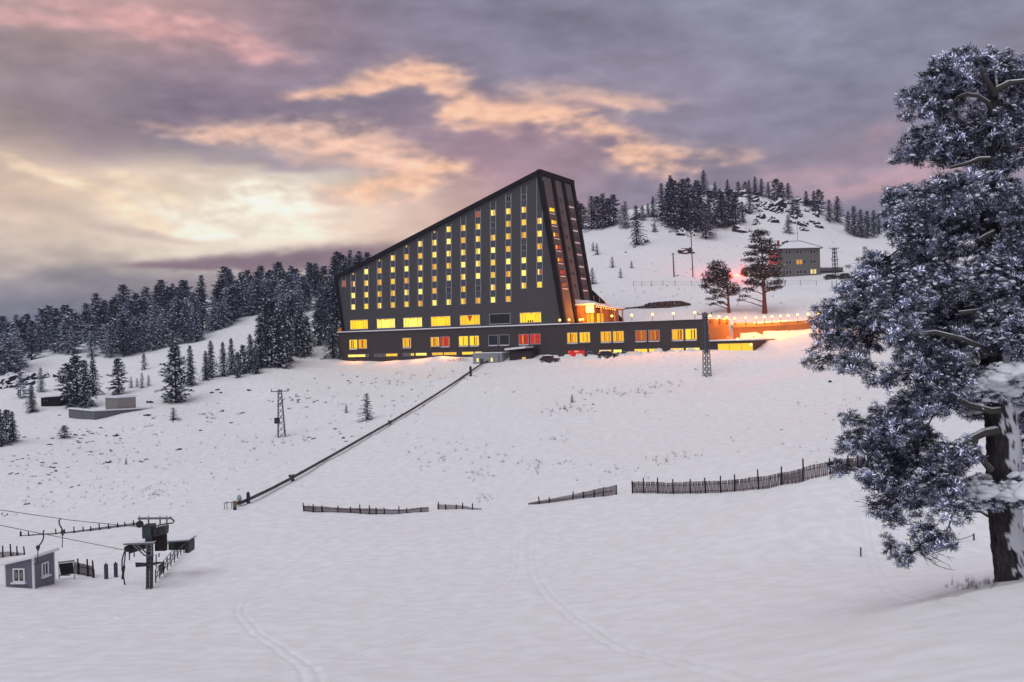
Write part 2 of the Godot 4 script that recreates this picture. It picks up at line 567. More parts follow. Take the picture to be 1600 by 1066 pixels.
func sky_colour(az: float, el: float) -> Vector3:
	# az, el in radians; azimuth 0 looks along -z. Linear light.
	var d := Vector3(sin(az) * cos(el), sin(el), -cos(az) * cos(el))
	var q := Vector3(d.x * 3.0, d.y * 9.0, d.z * 3.0)
	var w1 := fb.get_noise_3d(q.x, q.y, q.z)
	var w2 := fb.get_noise_3d(q.x + 31.0, q.y + 7.0, q.z)
	var detail := fb.get_noise_3d(q.x * 3.2 + 5.0 + w1, q.y * 3.2 + w2, q.z * 3.2)
	var fine := fb.get_noise_3d(q.x * 9.0, q.y * 9.0 + 3.0, q.z * 9.0)
	var grainy := fb.get_noise_3d(q.x * 24.0, q.y * 20.0 + 9.0, q.z * 24.0)
	var x := az * 1500.0 + w1 * 48.0 + detail * 26.0
	var y := el * 1500.0 + w2 * 20.0 + detail * 14.0 + fine * 7.0
	# away from the sunset: an even dusk cover, a little lighter higher up
	var up := clampf(el / 1.2, 0.0, 1.0)
	var base := Vector3(150, 144, 160).lerp(Vector3(172, 168, 184), up) + Vector3(20, 6, 8) * w1
	var sum := base * 0.06
	var tot := 0.06
	for k in range(0, air.size(), 7):
		var dx := (x - air[k]) / air[k + 2]
		var dy := (y - air[k + 1]) / air[k + 3]
		var r2 := dx * dx + dy * dy
		if r2 < 9.0:
			var w := exp(-r2 * 0.9)
			sum += Vector3(air[k + 4], air[k + 5], air[k + 6]) * w
			tot += w
	var c := sum / tot
	c *= 1.0 + 0.13 * detail + 0.08 * fine + 0.035 * grainy
	var cols := [Vector3(250, 198, 168), Vector3(240, 196, 174), Vector3(252, 202, 170), Vector3(222, 168, 166), Vector3(134, 112, 122), Vector3(248, 222, 190), Vector3(255, 246, 228), Vector3(190, 168, 164), Vector3(138, 120, 138)]
	for k in range(0, streak.size(), 7):
		var dx := x - streak[k]
		var dy := y - streak[k + 1]
		if absf(dx) < streak[k + 2] * 3.2 and absf(dy) < 150.0:
			var ca := streak[k + 4]
			var ex := (dx - dy * ca) / streak[k + 2]
			var ey := (dy + dx * ca) / streak[k + 3]
			var g := exp(-(ex * ex + ey * ey) * 0.8)
			if g > 0.02:
				var m := smoothstep(0.02, 1.05, g + (detail * 0.85 + fine * 0.65 + grainy * 0.4) * sqrt(g))
				c = c.lerp(cols[int(streak[k + 5])] * (1.0 + 0.14 * fine + 0.10 * grainy + 0.06 * detail), m * streak[k + 6] * 0.92)
	c = c.clamp(Vector3.ZERO, Vector3(255, 255, 255)) / 255.0
	var l := Color(c.x, c.y, c.z).srgb_to_linear()
	return Vector3(l.r, l.g, l.b)

func make_sky() -> PanoramaSkyMaterial:
	for s in sky_air():
		var p := sky_place(s[0], s[1])
		air.append_array(PackedFloat32Array([p.x, p.y, s[2], s[3], s[4], s[5], s[6]]))
	for s in sky_streaks():
		var p := sky_place(s[0], s[1])
		streak.append_array(PackedFloat32Array([p.x, p.y, s[2], s[3], s[4], s[5], s[6]]))
	# the whole sky coarsely, then the sector round the sunset finely: one function of direction for both
	var small := Image.create_empty(512, 256, false, Image.FORMAT_RGBF)
	for j in 256:
		var el := PI * (0.5 - (j + 0.5) / 256.0)
		for i in 512:
			var az := wrapf((i + 0.5) / 512.0 * TAU, -PI, PI)      # the picture's left edge looks along -z
			var c := sky_colour(az, maxf(el, 0.0))
			small.set_pixel(i, j, Color(c.x, c.y, c.z))
	small.resize(4096, 2048, Image.INTERPOLATE_CUBIC)
	for j in range(2048 / 2 - 300, 2048 / 2 + 1):
		var el := PI * (0.5 - (j + 0.5) / 2048.0)
		for i in range(-400, 400):
			var az := (i + 0.5) / 4096.0 * TAU
			var c := sky_colour(az, maxf(el, 0.0))
			small.set_pixel((i + 4096) % 4096, j, Color(c.x, c.y, c.z))
	small.convert(Image.FORMAT_RGBH)
	var p := PanoramaSkyMaterial.new()
	p.panorama = ImageTexture.create_from_image(small)
	return p

# ---------------------------------------------------------------- trees
const NEEDLE := Color(0.028, 0.037, 0.060)

func leaf(b: MB, p: Vector3, along: Vector3, side: Vector3, l: float, w: float, col: Color) -> void:
	b.quad(p - along * l * 0.25, p + along * l * 0.2 + side * w, p + along * l * 0.75, p + along * l * 0.2 - side * w, col)

func snow_lump(b: MB, p: Vector3, r: float, h: float, col: Color) -> void:
	var k := 5
	var ring := PackedVector3Array()
	var a0 := rng.randf() * TAU
	for i in k:
		var a := a0 + TAU * i / k
		ring.append(p + Vector3(cos(a), 0, sin(a)) * r * rng.randf_range(0.65, 1.15) + Vector3(0, -h * rng.randf_range(0.2, 0.6), 0))
	var top := p + Vector3(rng.randf_range(-0.2, 0.2) * r, h * 0.6, rng.randf_range(-0.2, 0.2) * r)
	for i in k:
		b.tri(ring[i], top, ring[(i + 1) % k], col)

# crown of a conifer, base of the tree at the origin
func crown(tall: float, wide: float, from: float, boughs: int, kind: String, snow: float, frost: float) -> MB:
	var b := MB.new()
	var yaw := rng.randf() * TAU
	var unit := clampf(tall / 10.0, 0.35, 1.3)
	var lop := Vector3(rng.randf_range(-1, 1), 0, rng.randf_range(-1, 1)) * 0.25
	for i in boughs:
		var t := from + (1.0 - from) * (i + rng.randf()) / boughs
		var left := (1.0 - t) / (1.0 - from)
		yaw += 2.4 + rng.randf_range(-0.5, 0.5)
		var reach: float
		var rise: float
		if kind == "spruce":
			reach = wide * pow(left, 0.8) * rng.randf_range(0.6, 1.1) + 0.12 * unit
			rise = lerpf(-0.28, 0.55, t) + rng.randf_range(-0.12, 0.12)
		else:
			reach = wide * minf(1.0, pow(left * 1.35 + 0.02, 0.58)) * (1.0 - 0.35 * smoothstep(0.8, 1.0, left)) * rng.randf_range(0.38, 1.2)
			rise = lerpf(-0.05, 0.65, t) + rng.randf_range(-0.25, 0.25)
		var dir := Vector3(cos(yaw), 0, sin(yaw))
		reach *= 1.0 + dir.dot(lop)
		var side := Vector3(-dir.z, 0, dir.x)
		var root := Vector3(0, t * tall, 0)
		var steps := maxi(2, int(reach / (0.34 * unit)) + 1)
		for k in steps:
			var f := (k + 0.6) / steps
			if kind == "pine" and f < 0.3 and steps > 3:
				continue
			var p := root + dir * reach * f + Vector3(0, reach * (rise * f - (0.28 if kind == "spruce" else 0.12) * f * f), 0)
			var spread := (0.36 if kind == "spruce" else 0.46) * unit * (1.15 - 0.45 * f)
			var blades := 5 if kind == "spruce" else 6
			for q in blades:
				var al := (dir * rng.randf_range(0.3, 1.0) + side * rng.randf_range(-0.9, 0.9) + Vector3(0, rng.randf_range(-0.35, 0.45), 0)).normalized()
				var sd := al.cross(Vector3(rng.randf_range(-0.6, 0.6), 1, rng.randf_range(-0.6, 0.6))).normalized()
				var g := rng.randf_range(0.6, 1.6)
				var col := NEEDLE * g
				if rng.randf() < frost:
					col = Color(0.26, 0.30, 0.39) * rng.randf_range(0.5, 1.7)
				col.a = 1.0
				var jit := Vector3(rng.randf_range(-1, 1), rng.randf_range(-0.7, 0.7), rng.randf_range(-1, 1)) * spread * 0.7
				leaf(b, p + jit, al, sd, spread * rng.randf_range(1.3, 2.2), spread * rng.randf_range(0.28, 0.45), col)
			if rng.randf() < snow:
				snow_lump(b, p + Vector3(rng.randf_range(-0.5, 0.5) * spread, 0.14 * unit, rng.randf_range(-0.5, 0.5) * spread), spread * rng.randf_range(0.45, 0.95), 0.22 * unit, Color(0.78, 0.79, 0.84))
	# the leader
	for q in 5:
		var al := Vector3(rng.randf_range(-0.25, 0.25), 1, rng.randf_range(-0.25, 0.25)).normalized()
		leaf(b, Vector3(0, tall * 0.97 - q * 0.12 * unit, 0), al, al.cross(Vector3(rng.randf_range(-1, 1), 0, rng.randf_range(-1, 1))).normalized(), 0.7 * unit, 0.13 * unit, NEEDLE)
	return b

func bole(tall: float, r: float, lean := 0.0, col := Color(0.05, 0.038, 0.035)) -> MB:
	var b := MB.new()
	var p := PackedVector3Array()
	var w := PackedFloat32Array()
	for i in 6:
		var t := i / 5.0
		p.append(Vector3(lean * t * t * tall, -0.4 + t * (tall * 0.95 + 0.4), lean * 0.4 * sin(t * 4.0)))
		w.append(r * (1.25 if i == 0 else 1.0 - 0.85 * t))
	b.tube(p, w, 7, col)
	return b

var stock := {}      # kind -> list of [tree node, height]

func stock_tree(kind: String, tall: float, wide: float, from: float, boughs: int, shape: String, snow: float, frost: float) -> void:
	var o := Node3D.new()
	part("trunk", bole(tall, tall * 0.018 + 0.03), vmat("bark", 0.95), o)
	part("crown", crown(tall, wide, from, boughs, shape, snow, frost), vmat("needles", 0.9), o)
	if not stock.has(kind):
		stock[kind] = []
	stock[kind].append([o, tall])

func grow_stock() -> void:
	for i in 8:
		stock_tree("forest", 10.5, rng.randf_range(2.3, 3.0), 0.08, 78, "spruce" if i < 3 else "pine", 0.24, 0.55)
	for i in 5:
		stock_tree("forest_dark", 10.5, rng.randf_range(2.5, 3.2), 0.07, 84, "spruce" if i < 2 else "pine", 0.16, 0.34)
	for i in 4:
		stock_tree("rimed", 9.0, rng.randf_range(2.2, 2.8), 0.06, 70, "spruce" if i < 2 else "pine", 0.8, 0.72)
	for i in 4:
		stock_tree("slope", 12.0, rng.randf_range(3.2, 4.0), 0.03, 110, "pine" if i < 2 else "spruce", 0.22, 0.22)
	for i in 5:
		stock_tree("knoll", 9.5, rng.randf_range(2.2, 2.9), 0.05, 76, "spruce" if i < 3 else "pine", 0.22, 0.26)
	for i in 3:
		stock_tree("young", 3.0, rng.randf_range(0.95, 1.25), 0.02, 44, "spruce", 0.3, 0.12)

func tree(kind: String, called: String, label: String, group: String, where: Vector3, tall: float, category := "tree", fat := 1.0) -> void:
	var pick: Array = stock[kind][rng.randi() % stock[kind].size()]
	var o: Node3D = pick[0].duplicate()
	o.name = numbered(called)
	add_child(o)
	o.position = where - Vector3(0, 0.15, 0)
	o.rotation.y = rng.randf() * TAU
	var s: float = tall / pick[1]
	o.scale = Vector3(s * fat, s, s * fat)
	tag(o, label, category, group)

func tree_px(kind: String, called: String, label: String, group: String, px: float, py: float, high: float, category := "tree", fat := 1.0) -> void:
	var p := on_ground(px, py)
	tree(kind, called, label, group, p, high / FOCAL * -p.z, category, fat)

func lerp_list(l: Array, x: float) -> float:
	for i in range(1, l.size()):
		if x <= l[i][0]:
			return lerpf(l[i - 1][1], l[i][1], (x - l[i - 1][0]) / (l[i][0] - l[i - 1][0]))
	return l[-1][1]

func build_forest() -> void:
	grow_stock()
	# the wooded ridge on the left: stems spread over the hillside between its crest and the forest's foot
	var crest := [[-60, 556], [0, 545], [100, 520], [200, 492], [300, 474], [400, 455], [520, 436], [600, 430]]
	var foot := [[-60, 596], [0, 590], [60, 562], [130, 556], [200, 560], [250, 548], [300, 538], [340, 518], [400, 492], [440, 500], [520, 500], [600, 470]]
	var n := 0
	while n < 245:
		var px := rng.randf_range(-50, 575)
		var t := pow(rng.randf(), 0.8)
		var py := lerpf(lerp_list(crest, px), lerp_list(foot, px), t) + rng.randf_range(-3, 3)
		var p := on_ground(px, py)
		if -p.z > 430:
			continue
		n += 1
		var place: String = "toward the photo's left edge" if px < 110 else ("above the concrete wall" if px < 235 else ("above the broad dark pine" if px < 330 else ("left of the tall dark clump" if px < 430 else "next to the hotel's left end")))
		if t < 0.2:
			tree("forest_dark" if rng.randf() < 0.7 else "forest", "ridge_pine", "dark pine on the wooded ridge's skyline, " + place, "pines on the skyline " + place, p, rng.randf_range(8.5, 13.0), "tree", rng.randf_range(1.05, 1.55))
		elif t > 0.5 and rng.randf() < 0.75:
			tree("rimed", "rimed_pine", "frost-whitened pine at the wood's lower edge, " + place, "frosted pines low in the wood " + place, p, rng.randf_range(7.5, 11.5), "tree", rng.randf_range(1.05, 1.55))
		else:
			tree("forest" if rng.randf() < 0.6 else "forest_dark", "forest_pine", "blue-grey snowy pine in the thick of the wood, " + place, "pines amid the wood " + place, p, rng.randf_range(9.0, 12.5), "tree", rng.randf_range(1.05, 1.55))
	# the dark group in front of the wood, left of the hotel
	for q in [[408, 575, 84], [425, 570, 100], [436, 574, 92], [450, 566, 62], [464, 556, 64], [480, 556, 60], [392, 580, 58], [400, 584, 46], [380, 585, 46], [416, 545, 84], [442, 548, 76], [470, 545, 62], [497, 540, 56], [455, 530, 66]]:
		tree_px("slope", "dark_pine", "dark pine in the tall clump at the wood's right end, left of the hotel", "clump of dark pines left of the hotel", q[0], q[1], q[2], "tree", 0.9)
	for q in [[508, 535, 60], [520, 560, 70], [527, 540, 84], [512, 515, 64], [500, 505, 62], [528, 500, 66], [540, 470, 60], [560, 462, 62], [548, 440, 50], [575, 450, 55]]:
		tree_px("forest_dark", "hotel_side_pine", "dark pine crowding close behind the hotel's left end", "pines behind the hotel's left end", q[0], q[1], q[2], "tree", 1.1)
	for q in [[298, 602, 62], [330, 590, 58], [349, 588, 54], [362, 584, 56], [322, 594, 46], [372, 590, 40]]:
		tree_px("slope", "row_pine", "upright pine in the short row on the snow edge below the wood", "row of pines below the wood", q[0], q[1], q[2], "tree", 0.85)
	tree_px("slope", "broad_pine", "broad dark pine standing forward on the left slope, tallest of its pair", "", 275, 629, 90, "tree", 1.05)
	tree_px("slope", "spruce", "slim pointed spruce alone on the snow above the grey cabin", "", 185, 616, 56, "tree", 0.9)
	for q in [[120, 634, 78], [134, 636, 74], [106, 630, 62], [146, 618, 60]]:
		tree_px("slope", "cabin_pine", "dense dark pine in the clump behind the concrete wall's left end", "clump of pines behind the concrete wall", q[0], q[1], q[2], "tree", 0.95)
	tree_px("slope", "small_pine", "small pine right beside the black shed on the left", "", 50, 644, 44, "tree", 1.0)
	tree_px("rimed", "small_pine", "pale frosted small pine up the slope left of the black shed", "", 32, 622, 40)
	tree_px("rimed", "small_pine", "slender frosted pine just above the black shed", "", 64, 612, 38)
	for q in [[10, 692, 52], [20, 690, 48], [1, 697, 58]]:
		tree_px("slope", "edge_pine", "dark bushy pine of the clump at the photo's left edge", "pines at the left edge", q[0], q[1], q[2], "tree", 0.85)
	for q in [[205, 606, 18], [222, 606, 24], [232, 603, 18], [214, 605, 15]]:
		tree_px("young", "sapling", "young frosted pine in the little row right of the slim spruce", "little row of young pines", q[0], q[1], q[2])
	tree_px("rimed", "sapling", "small frosted pine in the snow clearing above the row of saplings", "", 225, 578, 26)
	tree_px("young", "lone_pine", "lone dark little pine on the open slope left of the black pipe", "", 574, 656, 42, "tree", 1.25)
	tree_px("young", "lone_sapling", "tiny pine a little left of the lone dark pine on the slope", "", 541, 645, 15)
	tree_px("young", "slope_sapling", "tiny pine alone in the snow below the hotel's middle", "", 894, 629, 14, "tree", 1.2)
	tree_px("rimed", "snowy_shrub", "snow-covered low bush on the slope below the concrete wall", "", 100, 684, 20, "bush", 2.4)
	tree_px("young", "shrub", "spiky small pine bush right of the concrete wall", "", 271, 656, 20, "bush", 1.6)
	tree_px("rimed", "snowy_sapling", "very small white pine among the rocks of the left slope", "", 197, 726, 12)
	# the rocky knoll on the right
	for q in [[1035, 345, 58], [1045, 352, 68], [1055, 355, 72], [1065, 360, 70], [1076, 354, 76], [1086, 362, 72], [1096, 360, 72], [1103, 373, 54], [1110, 352, 54], [1068, 340, 60], [1090, 340, 58], [1050, 335, 56]]:
		tree_px("knoll", "knoll_pine", "dark pine in the tall dense stand on the left shoulder of the rocky knoll", "tall stand on the knoll's left shoulder", q[0], q[1], q[2], "tree", 1.1)
	for q in [[1128, 356, 54], [1139, 354, 58], [1150, 352, 52], [1161, 347, 32], [1126, 340, 46], [1144, 340, 44], [1172, 332, 38]]:
		tree_px("knoll", "mid_knoll_pine", "snowy pine among the rocks in the middle of the knoll's face", "pines in the middle of the knoll", q[0], q[1], q[2], "tree", 1.1)
	for q in [[1048, 314, 40], [1020, 308, 32], [1012, 315, 22], [1100, 304, 38], [1118, 310, 26], [1137, 302, 22], [1066, 306, 24], [1165, 304, 20], [1171, 307, 26], [1180, 304, 28], [1190, 307, 28], [1201, 308, 24], [1154, 302, 18]]:
		tree_px("knoll", "top_pine", "small pine standing on the summit ridge of the knoll against the sky", "pines on the knoll's summit", q[0], q[1], q[2], "tree", 1.25)
	for q in [[1214, 314, 34], [1222, 315, 30], [1232, 316, 30], [1244, 313, 26], [1238, 310, 24], [1260, 322, 24], [1272, 330, 32], [1280, 334, 38], [1296, 346, 34], [1309, 347, 40]]:
		tree_px("knoll", "shoulder_pine", "dark pine stepping down the knoll's right shoulder", "pines on the knoll's right shoulder", q[0], q[1], q[2], "tree", rng.randf_range(1.05, 1.55))
	for q in [[1326, 362, 32], [1335, 368, 46], [1346, 371, 44], [1356, 371, 42], [1366, 368, 40], [1374, 366, 32]]:
		tree_px("forest_dark", "right_ridge_pine", "round dark pine in the clump right of the knoll, near the far mast", "clump right of the knoll", q[0], q[1], q[2], "tree", 1.2)
	for q in [[902, 360, 46], [909, 358, 40], [925, 358, 52], [934, 357, 50], [943, 356, 54], [951, 354, 44], [959, 350, 46]]:
		tree_px("knoll", "tower_pine", "dark pine in the group just right of the hotel tower's top", "pines beside the tower top", q[0], q[1], q[2], "tree", 1.25)
	for q in [[978, 356, 42], [974, 350, 30], [1004, 345, 24]]:
		tree_px("rimed", "frosted_knoll_pine", "frosted pine left of the tall stand on the knoll", "frosted pines left of the stand", q[0], q[1], q[2], "tree", 1.2)
	tree_px("knoll", "stacked_pine", "tall ragged pine on the bare snow left of the knoll's stand", "", 995, 383, 62, "tree", 1.0)
	tree_px("rimed", "grey_pine", "greyish bushy small pine under the rocks at the knoll's right", "", 1232, 364, 28, "tree", 1.5)
	tree_px("rimed", "grey_shrub", "low greyish bush on the snow below the frosted pines", "", 1023, 362, 14, "bush", 1.8)
	for q in [[957, 418, 17, "small lone pine on the snow field, higher of three right of the tower"], [970, 434, 15, "small round pine lowest of the three right of the tower"], [987, 419, 12, "tiniest pine of the three on the snow field right of the tower"], [933, 398, 18, "small pine close to the tower, below a smaller one"], [927, 392, 14, "small pine close to the tower's upper part"], [926, 444, 26, "frosted pine partly behind the tower's right edge"]]:
		tree_px("young", "field_pine", q[3], "", q[0], q[1], q[2], "tree", 1.2)

# ---------------------------------------------------------------- two flat-topped pines by the lamps
func terrace_pine(label: String, px: float, py: float, depth: float, high: float, lean: float, tiers: Array) -> void:
	var base := rest(at(px, py, depth))
	var m := depth / FOCAL
	var o := thing("bare_trunk_pine", label, "tree", base, 0.0)
	var tall := high * m
	part("trunk", bole(tall * 0.97, 11.0 * m * high / 130.0 * 0.32, lean, Color(0.085, 0.04, 0.035)), vmat("bark", 0.95), o)
	var b := MB.new()
	var limbs := MB.new()
	for t in tiers:
		# [x off in px from the trunk line, y above the base in px, half width, half height]
		var n := int(t[2] * t[3] * 2.6)
		var c := Vector3(t[0] * m, t[1] * m, rng.randf_range(-1, 1) * t[2] * m * 0.4)
		var stem := Vector3(lean * pow(t[1] / high, 2.0) * tall, (t[1] - absf(t[0]) * 0.25 - 3.0) * m, 0)
		limbs.tube(PackedVector3Array([stem, stem.lerp(c, 0.55) + Vector3(0, 0.1, 0), c]), PackedFloat32Array([0.14, 0.09, 0.04]), 5, Color(0.06, 0.035, 0.03))
		for i in n:
			var d := Vector3(rng.randfn(0, 0.45), rng.randfn(0, 0.36), rng.randfn(0, 0.45)).limit_length(1.05)
			var p := c + d * Vector3(t[2] * m, t[3] * m, t[2] * m * 0.9)
			for q in 4:
				var al := (Vector3(rng.randf_range(-1, 1), rng.randf_range(-0.3, 0.6), rng.randf_range(-1, 1)) + d * 0.5).normalized()
				var sd := al.cross(Vector3(rng.randf_range(-0.5, 0.5), 1, rng.randf_range(-0.5, 0.5))).normalized()
				var col := Color(0.030, 0.033, 0.036) * rng.randf_range(0.6, 1.7)
				if rng.randf() < 0.08:
					col = Color(0.2, 0.21, 0.25)
				col.a = 1
				leaf(b, p, al, sd, rng.randf_range(0.45, 0.8), rng.randf_range(0.06, 0.12), col)
			if rng.randf() < 0.16:
				snow_lump(b, p + Vector3(0, 0.12, 0), rng.randf_range(0.2, 0.42), 0.16, Color(0.7, 0.71, 0.76))
	part("branches", limbs, vmat("bark", 0.95), o)
	part("crown", b, vmat("needles", 0.9), o)

func build_terrace_pines() -> void:
	terrace_pine("leaning pine with a bare reddish trunk, smaller of the two behind the lamp row", 1139, 488, 238, 84, -0.06, [
		[-16, 76, 14, 6], [-24, 70, 8, 4], [-20, 60, 22, 8], [-10, 66, 14, 7], [-28, 50, 14, 8], [-16, 52, 18, 9], [-4, 56, 12, 8], [-34, 42, 10, 5], [-4, 42, 18, 8], [12, 36, 12, 5], [6, 30, 12, 5], [-20, 34, 14, 5], [-12, 26, 12, 4], [-28, 22, 9, 2.5], [-24, 14, 9, 2], [-12, 16, 7, 2.5]])
	terrace_pine("tall pine with a bare reddish trunk, larger of the two behind the lamp row", 1195, 489, 238, 132, -0.02, [
		[-6, 128, 12, 4], [-10, 122, 10, 4], [2, 124, 9, 4], [-10, 114, 12, 5], [6, 112, 13, 5], [-14, 104, 13, 4], [8, 104, 16, 6], [-16, 94, 14, 5], [16, 94, 14, 7], [0, 98, 14, 5], [-22, 84, 12, 4], [0, 84, 18, 5], [22, 84, 10, 6], [-10, 74, 18, 5], [14, 72, 18, 6], [-12, 64, 20, 6], [16, 60, 16, 6], [-4, 56, 16, 6], [-20, 50, 14, 5], [20, 48, 12, 5], [-6, 46, 16, 5], [-22, 38, 12, 4], [8, 38, 13, 4], [-30, 28, 9, 2.5], [-36, 22, 7, 2], [22, 40, 10, 3]])

# ---------------------------------------------------------------- the big pine
func tuft(k: int) -> ArrayMesh:
	var b := MB.new()
	for i in 44:
		var d := Vector3(rng.randfn(), rng.randfn() * 0.8 + 0.25, rng.randfn()).normalized()
		var sd := d.cross(Vector3(rng.randfn(), rng.randfn(), rng.randfn())).normalized()
		var col := Color(0.030, 0.0345, 0.051) * rng.randf_range(0.6, 1.6)
		if rng.randf() < 0.16:
			col = Color(0.205, 0.213, 0.262) * rng.randf_range(0.6, 1.6)
		col.a = 1
		var l := rng.randf_range(0.09, 0.15)
		var p := Vector3(rng.randfn(), rng.randfn() * 0.6, rng.randfn()) * 0.035
		b.quad(p, p + d * l * 0.5 + sd * 0.0085, p + d * l, p + d * l * 0.5 - sd * 0.0085, col)
	return b.mesh(vmat("pine_needles", 0.85))

func snow_blob(rough: float) -> ArrayMesh:
	var b := MB.new()
	b.ball(Vector3.ZERO, Vector3.ONE, 8, 12, Color(0.80, 0.81, 0.86))
	var ns := FastNoiseLite.new()
	ns.seed = rng.randi() % 1000
	ns.frequency = 0.9
	for i in b.v.size():
		var d := b.v[i].normalized()
		var f := 1.0 + ns.get_noise_3dv(d * 1.3) * rough
		b.v[i] = Vector3(d.x * f, d.y * f * (0.8 if d.y > 0 else 0.35), d.z * f)
		b.n[i] = (d * Vector3(1, 1.6, 1)).normalized()
	return b.mesh(vmat("tree_snow", 0.85))

func scatter(called: String, m: Mesh, where: Array, tints: Array, parent: Node3D) -> MultiMeshInstance3D:
	var mm := MultiMesh.new()
	mm.transform_format = MultiMesh.TRANSFORM_3D
	mm.use_colors = not tints.is_empty()
	mm.mesh = m
	mm.instance_count = where.size()
	for i in where.size():
		mm.set_instance_transform(i, where[i])
	for i in tints.size():
		mm.set_instance_color(i, tints[i])
	var o := MultiMeshInstance3D.new()
	o.name = called
	o.multimesh = mm
	o.set_meta("kind", "stuff")
	parent.add_child(o, true)
	return o

